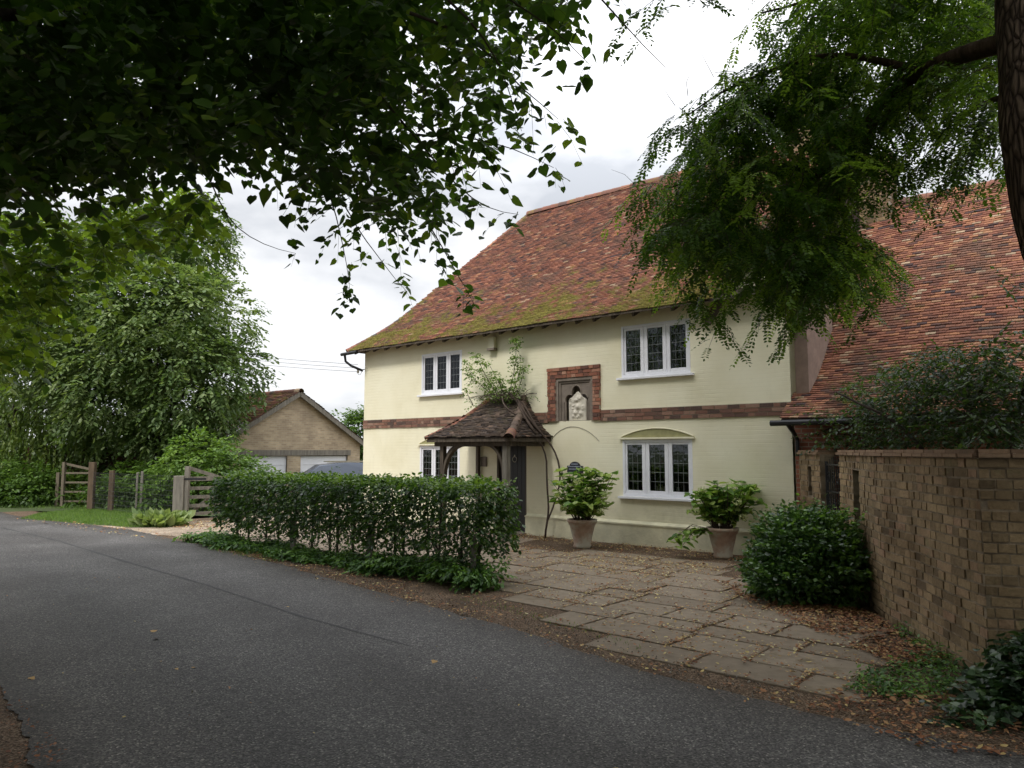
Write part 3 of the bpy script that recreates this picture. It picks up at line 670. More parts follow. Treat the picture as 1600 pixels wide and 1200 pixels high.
for i in range(13):
    (ya, za), (yb, zb) = prs[i], prs[i+1]; va, vb = SL*i/13, SL*(i+1)/13
    mb.add([(hipx(va)+.02, ya+.02, za-.03), (UE-.02, ya+.02, za-.03), (UE-.02, yb+.02, zb-.03), (hipx(vb)+.02, yb+.02, zb-.03)], [(0, 1, 2, 3)])
    mb.add([(hipx(va)+.02, 8.6-ya, za-.0), (UE-.02, 8.6-ya, za), (UE-.02, 8.6-yb, zb), (hipx(vb)+.02, 8.6-yb, zb)], [(0, 1, 2, 3)])
    mb.add([(hipx(va), ya, za), (hipx(vb), yb, zb), (hipx(vb), 8.6-yb, zb), (hipx(va), 8.6-ya, za)], [(0, 1, 2, 3)])
mb.add([(UE-.02, 4.3+(p[0]-4.3)*k, p[1]-.02) for k in (1, -1) for p in (prs if k == 1 else prs[::-1])], [tuple(range(28))])
mb.build('roof_boarding', M['tile_under'], roof)
# ridge and hip tiles
def captiles(path, r, name, parent, mat, seed, step=.3):
    TB = Tiles(); rr = random.Random(seed)
    for i in range(len(path)-1):
        a, b = Vector(path[i]), Vector(path[i+1]); l = (b-a).length; n_ = max(1, int(l/step)); d = (b-a).normalized()
        x = d.cross(Vector((0, 0, 1))).normalized(); z = x.cross(d)
        for k in range(n_):
            p = a+d*l*k/n_; q = a+d*(l*(k+1)/n_+.03); ra, rb = r*1.08*rr.uniform(.95, 1.05), r*rr.uniform(.95, 1.02); vs = []
            for (c, rad) in ((p, ra), (q, rb)):
                for j in range(7):
                    an = math.pi*(-.05+1.1*j/6); vs.append(c+x*math.cos(an)*rad+z*(math.sin(an)*rad-.06))
            TB.quad(vs, [(j, j+1, j+8, j+7) for j in range(6)], min(1, max(0, rr.gauss(.45, .2))), .35)
    return TB.build(name, mat, parent)
captiles([(HIP, RY, RZ+.04), (-1, RY, RZ+.03), (2, RY, RZ+.0), (6.05, RY, RZ+.04)], .12, 'ridge_tiles', roof, M['tile'], 1)
hp = []
for v in np.linspace(0, SL, 16): y, z = g(v); hp.append((hipx(v), y, z+.03))
captiles(hp, .085, 'hip_tiles', roof, M['tile'], 2, .12)
# eaves: soffit board, rafter feet, gutter, downpipe
mb = MB(); rr = random.Random(4)
mb.bar((US+.05, EY0+.03, EZ0-.025), (4.4, EY0+.03, EZ0-.01), .03, .05); mb.add([(US+.06, EY0+.03, EZ0-.02), (4.4, EY0+.03, EZ0-.02), (4.4, .0, EZ0+.2), (US+.06, .0, EZ0+.2)], [(0, 1, 2, 3)])
x = US+.3
while x < 4.3:
    mb.bar((x, .02, EZ0+.1), (x+rr.uniform(-.02, .02), EY0+.07, EZ0-.06), .06, .085); x += rr.uniform(.38, .5)
mb.build('eaves_timbers', M['dark_wood'], house)
mb = MB(); mb.tube([(US-.18, EY0-.02, EZ0-.07), (US+.5, EY0-.03, EZ0-.055)], .045, 10); mb.tube([(US-.06, EY0+.0, EZ0-.09), (US-.06, EY0+.03, EZ0-.26), (US+.06, EY0+.12, EZ0-.38), (US+.30, -.02, EZ0-.52)], .034, 10); mb.build('gutter', M['black'], house)
mb = MB(); mb.bar((4.42, -.10, 4.12), (5.35, -.10, 5.36), .05, .14); mb.bar((5.35, -.10, 5.36), (5.95, -.10, 4.6), .05, .14)
mb.build('bargeboard', M['dark_wood'], house)
TB = Tiles()
gl_ = math.hypot(.93, 1.24)
def fg(u, v): d = Vector((.93/gl_, 0, 1.24/gl_)); return Vector((4.36, -.18, 4.14))+d*v+Vector((0, 1, 0))*u
lay(TB, fg, 2.0, gl_, seed=12, mossf=lambda u, v, r: .3); TB.build('gable_roof', M['tile'], roof)
# chimney (main)
def chimney(s, y, z0, z1, wx, wy, pots, parent, cap=True):
    mb = MB(); rr = random.Random(int(s*10)); z = z0; 
    c_ = MB(); c_.box(s-wx/2+.006, s+wx/2-.006, y-wy/2+.006, y+wy/2-.006, z0, z1)
    k = 0
    while z < z1-.02:
        e = .04 if z > z1-.25 else 0
        for (x0, x1, ya, yb) in ((s-wx/2-e, s+wx/2+e, y-wy/2-e, y-wy/2+.08), (s-wx/2-e, s+wx/2+e, y+wy/2-.08, y+wy/2+e)):
            x = x0-(.11 if k % 2 else 0)
            while x < x1: p, q = max(x, x0), min(x+.22, x1); (q-p > .03) and mb.box(p, q, ya, yb, z, z+.065, rr.random()); x += .232
        for (x0, x1) in ((s-wx/2-e, s-wx/2+.08), (s+wx/2-.08, s+wx/2+e)):
            yv = y-wy/2-e+.1+(.11 if k % 2 else 0)
            while yv < y+wy/2-.1: mb.box(x0, x1, yv, min(yv+.22, y+wy/2-.085), z, z+.065, rr.random()); yv += .232
        z += .076; k += 1
    ch = mb.build('chimney', M['yellowbrick'], parent); c_.build('mortar', M['mortar'], ch)
    mb = MB(); mb.box(s-wx/2-.08, s+wx/2+.08, y-wy/2-.08, y+wy/2+.08, z1, z1+.09); mb.build('cap', M['stone'], ch, bevel=.02)
    for px_ in pots:
        mb = MB(); mb.lathe([(.15, 0), (.13, .1), (.12, .42), (.16, .45), (.16, .52), (.11, .52), (.10, .2)], 16, c=(s+px_, y, z1+.09)); mb.build('chimney_pot', M['pot_y'] if 'pot_y' in M else M['terracotta'], ch)
M['pinkwall'] = simple('pinkish_render', (.28, .20, .16), .85, .2)
M['pot_y'] = simple('buff_chimney_pot', (.42, .30, .12), .85, .2)
chimney(4.95, 4.3, 8.3, 10.55, .9, .9, (-.2, .22), roof)
# return wall beside the wing
mb = MB(); mb.box(X1, X1+.22, .25, 1.6, 0, 4.5); mb.build('return_wall', M['pinkwall'], house)

# ---------- porch
PA, PB, PD, PZ, PT = -1.68, .76, -1.42, 2.09, 2.98
porch = bpy.data.objects.new('porch', None); link(porch, house)
ZA, ZB = -1.05, .02       # ridge on the wall
def lerp(a, b, t): return a+(b-a)*t
TBp = Tiles(); fl = math.hypot(PD, PT-PZ)
def curve(t): return t-.10*math.sin(math.pi*t)
def fpf(u, v):
    t = v/fl; x = lerp(PA, PB, u/(PB-PA)); n_ = .03*mnoise.noise(Vector((x*2, v*2, 1)))
    return Vector((x, PD*(1-t), PZ+(PT-PZ)*curve(t)+n_))
def clp(u, v): t = v/fl; x = PA+u; return lerp(PA, ZA, t)-.03 < x < lerp(PB, ZB, t)+.03
mossp = lambda u, v, r: .25+.35*v/1.6+r.uniform(-.15, .15)
lay(TBp, fpf, PB-PA, fl, clp, gauge=.06, tw=.14, mossf=mossp, jit=2.2, seed=21, tone=-.28)
fr_ = math.hypot(PB-ZB, PT-PZ)
def fpr(u, v): t = v/fr_; n_ = .03*mnoise.noise(Vector((u*2, v*2, 7))); return Vector((lerp(PB, ZB, t), PD+u, PZ+(PT-PZ)*curve(t)+n_))
lay(TBp, fpr, -PD, fr_, lambda u, v: u > -PD*(v/fr_)-.03, gauge=.06, tw=.14, mossf=mossp, jit=2.2, seed=22, tone=-.28)
fl_ = math.hypot(ZA-PA, PT-PZ)
def fpl(u, v): t = v/fl_; return Vector((lerp(PA, ZA, t), PD+u, PZ+(PT-PZ)*curve(t)))
lay(TBp, fpl, -PD, fl_, lambda u, v: u > -PD*(v/fl_)-.03, gauge=.06, tw=.14, mossf=mossp, jit=2, seed=23, tone=-.15)
pr = TBp.build('porch_roof', M['tile_porch'], porch)
mb = MB(); zz = -.02
for k in range(6):
    t0, t1 = k/6, (k+1)/6; z0_, z1_ = PZ+(PT-PZ)*curve(t0)+zz, PZ+(PT-PZ)*curve(t1)+zz
    a0, a1, b0, b1, d0, d1 = lerp(PA, ZA, t0)+.02, lerp(PA, ZA, t1)+.02, lerp(PB, ZB, t0)-.02, lerp(PB, ZB, t1)-.02, PD*(1-t0)+.02, PD*(1-t1)+.02
    mb.add([(a0, d0, z0_), (b0, d0, z0_), (b1, d1, z1_), (a1, d1, z1_)], [(0, 1, 2, 3)])
    mb.add([(b0, d0, z0_), (b0, 0, z0_), (b1, 0, z1_), (b1, d1, z1_)], [(0, 1, 2, 3)]); mb.add([(a0, d0, z0_), (a0, 0, z0_), (a1, 0, z1_), (a1, d1, z1_)], [(0, 1, 2, 3)])
mb.build('roof_boarding', M['tile_under'], pr)
captiles([(PB+.02, PD-.02, PZ+.02), (lerp(PB, ZB, .16), PD*.84, PZ+(PT-PZ)*curve(.16)+.04)], .10, 'hip_tiles', pr, M['tile'], 6, .14)
captiles([(lerp(PB, ZB, .2), PD*.8, PZ+(PT-PZ)*curve(.2)+.03), (lerp(PB, ZB, .6), PD*.4, PZ+(PT-PZ)*curve(.6)+.04), (ZB, -.06, PT+.02)], .09, 'hip_tiles', pr, M['tile_porch'], 7, .16)
captiles([(PA, PD, PZ+.02), (lerp(PA, ZA, .5), PD*.5, PZ+(PT-PZ)*curve(.5)+.03), (ZA, -.06, PT+.02)], .07, 'hip_tiles', pr, M['tile'], 8, .16)
# timber frame of the porch
LP_, RP_ = -1.34, .50; YF = -1.18
def post(x, y, z1, mat, wd=.11): m_ = MB(); m_.bar((x, y, 0), (x, y, z1), wd, wd, up=(0, 1, 0)); return m_.build('porch_post', mat, porch, bevel=.008)
post(LP_, YF, 2.0, M['dark_wood']); post(RP_, YF, 2.0, M['grey_wood'], .12); post(LP_, -.07, 2.0, M['dark_wood'], .08); 
mb = MB(); mb.bar((PA+.12, YF, 1.98), (PB-.12, YF, 1.98), .12, .15); mb.bar((RP_, YF, 1.98), (RP_, 0, 1.98), .11, .15); mb.bar((LP_, YF, 1.98), (LP_, 0, 1.98), .11, .15)
mb.bar((PA+.03, PD+.05, 2.04), (PB-.03, PD+.05, 2.04), .03, .09); mb.bar((PB-.05, PD+.05, 2.04), (PB-.05, -.01, 2.04), .03, .09)
for x in np.arange(PA+.2, PB, .3): mb.bar((x, -.05, 2.1), (x, PD+.08, 2.03), .05, .06)
mb.build('porch_beam', M['dark_wood'], porch)
def brace(x0, x1, z0, z1, y, mat, axis='x'):
    m_ = MB(); n_ = 8; pts = []
    for i in range(n_+1):
        t = i/n_*math.pi/2; pts.append((x0+(x1-x0)*(1-math.cos(t)), z0+(z1-z0)*math.sin(t)))
    for i in range(n_):
        p, q = pts[i], pts[i+1]
        if axis == 'x': m_.bar((p[0], y, p[1]), (q[0], y, q[1]), .06, .10, up=(0, 1, 0))
        else: m_.bar((y, p[0], p[1]), (y, q[0], q[1]), .06, .10, up=(1, 0, 0))
    return m_.build('porch_brace', mat, porch)
brace(LP_+.05, LP_+.62, 1.25, 1.93, YF, M['dark_wood']); brace(RP_-.05, RP_-.5, 1.3, 1.93, YF, M['dark_wood'])
brace(YF+.05, YF+.55, 1.35, 1.93, LP_, M['dark_wood'], 'y')
mb = MB(); mb.box(-1.3, -1.12, -.03, -.002, 1.45, 1.67); mb.box(-1.27, -1.15, -.036, -.031, 1.48, 1.64)
pp = tag(mb.build('wall_picture', M['stone']), 'small dark framed picture hanging on the cream wall inside the porch', 'picture'); pp.location = tuple(HO); pp.rotation_euler = (0, 0, HA)
HM = Matrix.Translation(HO) @ Matrix.Rotation(HA, 4, 'Z')
# house sign
sg = thing('house_sign', 'small blue slate name plaque with arched top on the cream wall above the first planter', 'sign', tuple(HO), HA)
mb = MB(); o_ = [(1.17, 1.36), (1.56, 1.36), (1.56, 1.50)]+[(1.365+.13*math.cos(t), 1.50+.085*math.sin(t)) for t in np.linspace(0, math.pi, 12)]+[(1.17, 1.50)]
mb.prism(o_, -.022, -.003); mb.build('plate', M['plaque'], sg)
mb = MB(); rr = random.Random(9)
for k, (xa, xb) in enumerate(((1.28, 1.45), (1.2, 1.53), (1.22, 1.5))):
    mb = MB(); x = xa; zc = 1.535-k*.052
    while x < xb-.01: l = rr.uniform(.012, .03); mb.box(x, min(x+l, xb), -.025, -.0225, zc-.009, zc+.009); x += l+.009
    mb.build('lettering', M['letter'], sg)
al = thing('alarm_box', 'small cream alarm box with dark base fixed under the eaves', 'alarm box', tuple(HO), HA)
mb = MB(); mb.box(-1.01, -.83, -.10, -.002, 4.16, 4.42); mb.build('cover', M['cream'], al, bevel=.01)
mb = MB(); mb.box(-1.03, -.81, -.13, -.002, 4.10, 4.157); mb.build('base', M['stone'], al, bevel=.008)
# insulator bracket and overhead wires
ib = thing('insulator_bracket', 'white and black wire insulator bracket at the left eaves corner of the cottage', 'insulator', tuple(HO), HA)
mb = MB(); mb.bar((X0, .02, 4.02), (X0-.28, .0, 4.02), .02, .02); mb.tube([(X0-.3, 0, 3.9), (X0-.2, 0, 3.88), (X0-.13, 0, 3.96)], .006, 5); mb.build('bracket', M['black'], ib)
mb = MB(); mb.lathe([(0, 0), (.035, 0), (.025, .03), (.04, .05), (.025, .08), (.035, .1), (0, .12)], 10, c=(X0-.3, 0, 3.93)); mb.build('insulator', M['relief'], ib)
e0 = HM @ Vector((X0-.3, 0, 4.05))
for k, (dy, dz) in enumerate(((0, .12), (0, .02), (.15, -.08))):
    a = np.array(e0)+[0, 0, dz]; b = at(150, 512+k*7, 60); pts = [a+(b-a)*t+np.array([0, 0, -1.6*t*(1-t)]) for t in np.linspace(0, 1, 14)]
    mb = MB(); mb.tube(pts, .006, 4)
    tag(mb.build('overhead_wire', M['wire']), ('topmost thin overhead wire running left from the cottage eaves', 'middle thin overhead wire between the other two left of the cottage eaves', 'lowest thin overhead wire running left from the cottage eaves')[k], 'wire', 'overhead wires')

# ================================================================== WING
wing = thing('brick_wing', 'lower red brick building with long steep red tiled roof behind the garden wall', 'outbuilding', tuple(hl(5.9, 0)), HA)
WL = 12.0
mb = MB(); wall_grid(mb, .0, WL, 0, 2.5, [(3.0, 4.3, .9, 1.9), (6.2, 7.4, .9, 1.9)], .0); mb.box(0, .02, .001, 8, 0, 2.5); mb.box(WL, WL+.02, 0, 8, 0, 2.5)
mb.build('wall', M['wing_brick'], wing)
gw, SW = profile([(-.40, 2.33), (.85, 3.15), (4.3, 7.02)])
def fw(u, v): y, z = gw(v); d = .03*math.sin(u*.8)*math.sin(math.pi*v/SW)+.018*mnoise.noise(Vector((u*.6, v*.6, 9))); return Vector((-.10+u, y-.6*d, z+d))
TB = Tiles(); lay(TB, fw, WL, SW, seed=31, gauge=.070, tw=.155, mossf=lambda u, v, r: .12+.15*max(0, 1-v/2.5)+r.uniform(-.12, .12), tone=.10, jit=1.4, sd=.2); wr = TB.build('roof', M['tile'], wing)
mb = MB(); prs = [gw(v) for v in np.linspace(0, SW, 12)]
for i in range(11):
    (ya, za), (yb, zb) = prs[i], prs[i+1]; mb.add([(-.08, ya+.02, za-.02), (WL, ya+.02, za-.02), (WL, yb+.02, zb-.02), (-.08, yb+.02, zb-.02)], [(0, 1, 2, 3)]); mb.add([(-.08, 8.6-ya, za), (WL, 8.6-ya, za), (WL, 8.6-yb, zb), (-.08, 8.6-yb, zb)], [(0, 1, 2, 3)])
mb.build('roof_boarding', M['tile_under'], wr)
captiles([(-.1, 4.3, 7.04), (4, 4.3, 7.02), (WL, 4.3, 7.04)], .12, 'ridge_tiles', wr, M['tile'], 41)
chimney(.42, 4.2, 6.2, 7.9, .6, .7, (), wr)
mb = MB(); mb.tube([(-.22, -.46, 2.26), (WL, -.46, 2.28)], .05, 8); mb.tube([(.05, -.43, 2.24), (.06, -.2, 2.1), (.06, -.05, 2.0), (.06, -.05, 1.72)], .035, 8); mb.build('gutter', M['black'], wing)
for a, b in ((3.0, 4.3), (6.2, 7.4)):
    mb = MB(); mb.box(a, b, .02, .08, .9, .97); mb.box(a, b, .02, .08, 1.83, 1.9)
    for x in (a, (a+b)/2-.035, b-.07): mb.box(x, x+.07, .02, .08, .97, 1.83)
    w_ = mb.build('window', M['white'], wing); mb = MB(); mb.box(a+.07, b-.07, .05, .055, .97, 1.83); mb.build('pane', M['door'], w_)

# ================================================================== GARDEN WALL
HW = 1.745
def wallpath(pts, n=None):
    P = np.array(pts, float); d = np.r_[0, np.cumsum(np.linalg.norm(np.diff(P, axis=0), axis=1))]
    def f(a):
        def raw(a): a = min(max(a, 0), d[-1]); return np.array([np.interp(a, d, P[:, 0]), np.interp(a, d, P[:, 1])])
        return (raw(a-.12)+raw(a)+raw(a+.12))/3 if .12 < a < d[-1]-.12 else raw(a)
    return f, d[-1]
def brickwall(mb, mo, cop, f, Lw, slits, rr, tk=.22, side=1):
    """bricks run through the wall's thickness; outer face on the path"""
    def fr(a):
        p = f(a); q = f(min(a+.02, Lw)); o = f(max(a-.02, 0)); t = (q-o)/np.linalg.norm(q-o); return p, np.array([t[1], -t[0]])*side
    def blk(m_, a0, a1, z0, z1, pr, t):
        (p, n1), (q, n2) = fr(a0), fr(a1); vs = []
        for (c, n_) in ((p, n1), (q, n2)):
            for s_ in (pr, -tk-pr):
                for z in (z0, z1): e = c+n_*s_; vs.append((e[0], e[1], z))
        m_.add(vs, [(0, 1, 3, 2), (4, 6, 7, 5), (0, 4, 5, 1), (2, 3, 7, 6), (0, 2, 6, 4), (1, 5, 7, 3)], t)
    ch = .0835; z = .0; k = 0
    while z < HW-.07:
        cuts = [0]+[c for s_ in slits if s_[2] < z+.04 < s_[3] for c in s_[:2]]+[Lw]
        for i in range(0, len(cuts), 2):
            a, b = cuts[i], cuts[i+1]; x = a-rr.uniform(0, .1)
            while x < b:
                l = (.112 if rr.random() < .72 else .215)*rr.uniform(.85, 1.12); p, q = max(x, a), min(x+l, b)
                if q-p > .035: blk(mb, p, q, z+rr.uniform(-.001, .004), z+ch-.013-rr.uniform(0, .006), rr.uniform(-.003, .012), min(1, max(0, rr.gauss(.5, .24))))
                x += l+.012
        z += ch; k += 1
    # mortar core
    st = sorted({0, Lw, *[c for s_ in slits for c in s_[:2]], *np.arange(.2, Lw, .2)})
    for a, b in zip(st[:-1], st[1:]):
        m_ = (a+b)/2; s_ = [s for s in slits if s[0] < m_ < s[1]]
        if s_: blk(mo, a, b, 0, s_[0][2], -.004, .5); blk(mo, a, b, s_[0][3], z-.005, -.004, .5)
        else: blk(mo, a, b, 0, z-.005, -.004, .5)
    # coping: one course of tile and one of brick
    x = -.02
    while x < Lw+.02: q = min(x+.24, Lw+.03); blk(cop, max(x, 0), min(q-.008, Lw), z-.004, z+.028, .035+rr.uniform(0, .012), rr.uniform(.45, .95)); blk(cop, max(x, 0), min(q-.006, Lw), z+.03, z+.062, .015+rr.uniform(0, .008), rr.uniform(.3, .9)); x += .245
rr = random.Random(17)
gwl = thing('garden_wall', 'long curving yellow brick garden wall with narrow slit, right of the dark bush', 'wall', (3.9, 7.6, 0))
f2, L2 = wallpath([(4.62, 10.5), (4.52, 10.0), (4.3, 9.25), (4.12, 8.6), (3.98, 8.0), (3.93, 7.3), (3.79, 6.5), (3.74, 5.97)])
f3, L3 = wallpath([(3.745, 5.965), (4.5, 5.68), (5.6, 5.35), (8.5, 4.4)])
mb, mo, co = MB(), MB(), MB()
def shift(m_, o): m_.v = [(v[0]-o[0], v[1]-o[1], v[2]-o[2]) for v in m_.v]
brickwall(mb, mo, co, f2, L2, [(.86, 1.32, .66, 1.56)], rr, side=1)
brickwall(mb, mo, co, f3, L3, [], rr, side=1)
for m_, nme, mt in ((mb, 'brickwork', M['yellowbrick']), (mo, 'mortar', M['mortar_dark']), (co, 'coping', M['copingbrick'])): shift(m_, (3.9, 7.6, 0)); m_.build(nme, mt, gwl, bevel=0)
gw2 = thing('garden_wall', 'short yellow brick wall pier with slit joining the cottage corner', 'wall', (4.68, 11.7, 0))
f1, L1 = wallpath([(4.76, 12.32), (4.70, 11.35)]); mb, mo, co = MB(), MB(), MB()
brickwall(mb, mo, co, f1, L1, [(.42, .58, 1.10, 1.56)], rr, side=1)
for m_, nme, mt in ((mb, 'brickwork', M['yellowbrick']), (mo, 'mortar', M['mortar_dark']), (co, 'coping', M['copingbrick'])): shift(m_, (4.68, 11.7, 0)); m_.build(nme, mt, gw2)
gt = thing('garden_gate', 'black wrought iron garden gate with scrolls between the two brick walls', 'gate', (4.78, 11.32, 0))
mb = MB(); g0, g1 = Vector((0, 0, 0)), Vector((-.08, -.82, 0)); ga, gb, gn = g0, g1, (g1-g0)
for t in (0.02, 1): mb.bar(ga+gn*t+Vector((0, 0, .05)), ga+gn*t+Vector((0, 0, 1.65)), .03, .03)
for z in (.15, .8, 1.2, 1.6): mb.bar(ga+Vector((0, 0, z)), gb+Vector((0, 0, z)), .025, .025)
for i in range(1, 9): t = i/9; mb.tube([ga+gn*t+Vector((0, 0, .1)), ga+gn*t+Vector((0, 0, 1.6+.12*math.sin(math.pi*t)))], .008, 6)
mb.build('gate_frame', M['black'], gt)
mb = MB()
for i in range(4):
    for zc in (1.4, 1.0, .48):
        mb = MB(); t = (i+.5)/4; mb.tube([ga+gn*(t+.09*math.cos(a)*(1-a/14))+Vector((0, 0, zc+.1*math.sin(a)*(1-a/14))) for a in np.linspace(0, 9, 22)], .007, 5); mb.build('scroll', M['black'], gt)

# ================================================================== GARAGE
def WS(px, py, s):
    d = ray(px, py); o = HO+EX*s-np.array([0, 0, EYE]); t = (o@EX)/(d@EX); p = np.array([0, 0, EYE])+d*t; return float((p-HO)@EY), float(p[2])
SG = tohl(at(465, 650, 30))[0]
ay, az = WS(465, 612, SG); ly, lz = WS(362, 700, SG); ry, rz = WS(566, 692, SG)
hw = ry-ay; pit = (az-rz)/hw
gar = thing('garage', 'yellow brick double garage with red tiled gable roof and white doors', 'garage', tuple(hl(SG, ay)), HA)
d1 = [WS(378, 713, SG)[0]-ay, WS(449, 713, SG)[0]-ay]; d2 = [WS(470, 713, SG)[0]-ay, WS(543, 713, SG)[0]-ay]; dz = WS(450, 713, SG)[1]; lt = WS(450, 704, SG)[1]
mb = MB(); GH = 1.95; ez = az-.2-GH*0; lw = hw-.12; zt = az-.1; zl = zt-pit*lw; zl = max(zl, 1.2)
def GY(ops):
    pass
ys = [-lw, d1[0], d1[1], d2[0], d2[1], lw]
for i in range(5):
    a, b = ys[i], ys[i+1]; z0_ = lt if i in (1, 3) else 0
    mb.add([(0, a, z0_), (0, b, z0_), (0, b, lt), (0, a, lt)], [(0, 1, 2, 3)]) if i not in (1, 3) else None
tz = lambda y: zt-pit*abs(y)
mb.add([(0, -lw, lt), (0, lw, lt), (0, lw, max(tz(lw), lt+.02)), (0, 0, zt), (0, -lw, max(tz(lw), lt+.02))], [(0, 1, 2, 3, 4)])
mb.box(-7, -.005, -lw, -lw+.2, 0, max(tz(lw), lt)); mb.box(-7, -.005, lw-.2, lw, 0, max(tz(lw), lt)); mb.box(-7, -6.9, -lw, lw, 0, lt)
mb.build('wall', M['garage_brick'], gar)
mb = MB(); mb.box(-.05, .03, d1[0]-.3, d2[1]+.15, dz+.03, lt+.02); mb.build('lintel', M['grey_wood'], gar)
for d in (d1, d2):
    mb = MB(); mb.box(-.12, -.08, d[0], d[1], .02, dz)
    for k in range(1, 5): mb.box(-.079, -.065, d[0], d[1], dz*k/5-.02, dz*k/5)
    mb.build('garage_door', M['white'], gar)
for sg_ in (-1, 1):
    TB = Tiles(); sl = math.hypot(hw+.1, pit*(hw+.1))
    def fgar(u, v, sg_=sg_): t = v/sl; return Vector((-7.1+u, sg_*(hw+.1)*(1-t), az+.02-pit*(hw+.1)*(1-t)+.03*mnoise.noise(Vector((u, v, 3)))))
    lay(TB, fgar, 7.35, sl, seed=51+sg_, gauge=.14, tw=.2, mossf=lambda u, v, r: .42+r.uniform(-.2, .2)); TB.build('roof_slope', M['tile'], gar)
    mb = MB(); mb.bar((.2, 0, az-.09), (.2, sg_*(hw+.08), az-.09-pit*(hw+.08)), .18, .035, up=(1, 0, 0)); mb.build('bargeboard', M['grey_wood'], gar)
captiles([(-7.1, 0, az+.05), (.25, 0, az+.05)], .13, 'ridge_tiles', gar, M['tile'], 55)

# ================================================================== PARKED CAR (behind the hedge)
cbody = simple('blue_car_paint', (.04, .055, .085), .25, .05, 3, 0, 0, .6)
carp = at(560, 740, 27.5); car = thing('parked_car', 'dark blue car with silver roof rails parked before the right garage door', 'car', (carp[0], carp[1], 0), R(200))
mb = MB(); prof = [(-2.1, .35), (-2.15, .7), (-2.0, .88), (-1.3, .95), (-.65, 1.36), (.6, 1.40), (1.5, 1.3), (2.0, .95), (2.1, .6), (2.05, .35)]
def carhull(mb, prof, w0, w1):
    n_ = len(prof); vs = []
    for sgn in (-1, 1):
        for (x, z) in prof: vs.append((x, sgn*(w0 if z < .96 else w1), z))
    mb.add(vs, [tuple(range(n_)), tuple(range(n_, 2*n_))]+[(i, (i+1) % n_, (i+1) % n_+n_, i+n_) for i in range(n_)])
carhull(mb, prof, .88, .68); mb.build('body', cbody, car, bevel=.05)
mb = MB(); mb.add([(-1.22, -.70, 1.0), (-1.22, .70, 1.0), (-.70, .62, 1.35), (-.70, -.62, 1.35)], [(0, 1, 2, 3)]); mb.v = [(v[0]-.02, v[1], v[2]+.02) for v in mb.v]; mb.build('windscreen', M['glass'], car)
for sgn in (-1, 1):
    mb = MB(); mb.bar((-.5, sgn*.6, 1.43), (1.2, sgn*.6, 1.42), .04, .04); mb.build('roof_rail', M['metal'], car)
    mb = MB(); mb.add([(-1.0, sgn*.8, 1.0), (1.7, sgn*.8, 1.0), (1.3, sgn*.70, 1.28), (-.6, sgn*.70, 1.32)], [(0, 1, 2, 3)]); mb.build('side_window', M['door'], car)
    for x in (-1.35, 1.3):
        mb = MB(); mb.tube([(x, sgn*.70, .32), (x, sgn*.90, .32)], .32, 20); wh = mb.build('wheel', M['black'], car)
        mb = MB(); mb.tube([(x, sgn*.901, .32), (x, sgn*.915, .32)], .2, 16); mb.build('hubcap', M['metal'], wh)
    mb = MB(); mb.box(-2.16, -2.0, sgn*.55-.15, sgn*.55+.15, .66, .8); mb.build('headlight', M['glass'], car)

# ================================================================== GATES, POSTS, FENCE (left)
fg_ = thing('field_gate', 'weathered five bar wooden field gate with diagonal brace beside the drive', 'gate', tuple(G(290, 817)))
o = G(290, 817); hgt = lambda py, Y: EYE-(py-705)/FPX*Y
E = at(372, 700, 19.6)[:2]-o[:2]; ex_ = Vector((E[0]*1.9, E[1]*1.9, 0))
mb = MB(); mb.bar((0, 0, .12), (0, 0, 1.42), .12, .10); mb.bar(ex_+Vector((0, 0, .15)), ex_+Vector((0, 0, 1.1)), .10, .08)
for z in (.22, .42, .64, .86, 1.10): mb.bar(Vector((0, 0, z)), ex_+Vector((0, 0, z)), .045, .085 if z < 1 else .11)
mb.bar(Vector((0, .05, 1.38)), ex_*.55+Vector((0, .05, .95)), .04, .09); mb.bar(ex_*.02+Vector((0, .06, .2)), ex_*.45+Vector((0, .06, 1.05)), .035, .08); mb.bar(ex_*.45+Vector((0, -.05, 1.0)), ex_*.95+Vector((0, -.05, .2)), .035, .08); mb.bar(ex_*.5+Vector((0, .05, .15)), ex_*.5+Vector((0, .05, 1.1)), .07, .04)
mb.build('gate_bars', M['grey_wood'], fg_); 
for z_, l_ in ((1.1, .5), (.3, .35)): mb = MB(); mb.bar((-.1, -.06, z_), (l_, -.06, z_), .012, .05); mb.build('hinge', M['black'], fg_)
def wpost(px0, px1, ptop, pbot, mat, label, depth=None, name='fence_post', cat='post', group=None, cap=False):
    b = G((px0+px1)/2, pbot); wd = (px1-px0)/FPX*b[1]; h = hgt(ptop, b[1])
    mb = MB(); mb.bar((0, 0, 0), (0, 0, h), wd, wd*.8, up=(0, 1, 0)); o_ = mb.build(name, M[mat], None, bevel=.01); o_.location = (b[0], b[1], 0); return tag(o_, label, cat, group)
wpost(271, 287, 743, 817, 'grey_wood', 'stout grey gate post left of the field gate', cat='post', name='gate_post')
wpost(86, 91, 738, 791, 'pale_wood', 'thin pale post at left of the small garden gate')
wpost(137, 146, 722, 797, 'soft_wood', 'tall brown wooden fence post right of the small gate')
wpost(169, 176, 735, 799, 'soft_wood', 'brown fence post in the middle of the wire fence')
wpost(211, 214, 738, 798, 'grey_wood', 'thin grey fence stake, left one of a close pair')
wpost(218, 222, 736, 799, 'grey_wood', 'thin grey fence stake, right one of a close pair')
o = G(97, 793); sgt = thing('small_gate', 'small pale wooden four bar gate between fence posts at far left', 'gate', tuple(o))
mb = MB(); w_ = 44/FPX*o[1]; mb.bar((0, 0, .05), (0, 0, 1.45), .12, .08)
for z in (.2, .5, .8, 1.1): mb.bar((0, 0, z), (w_, 0, z), .03, .055)
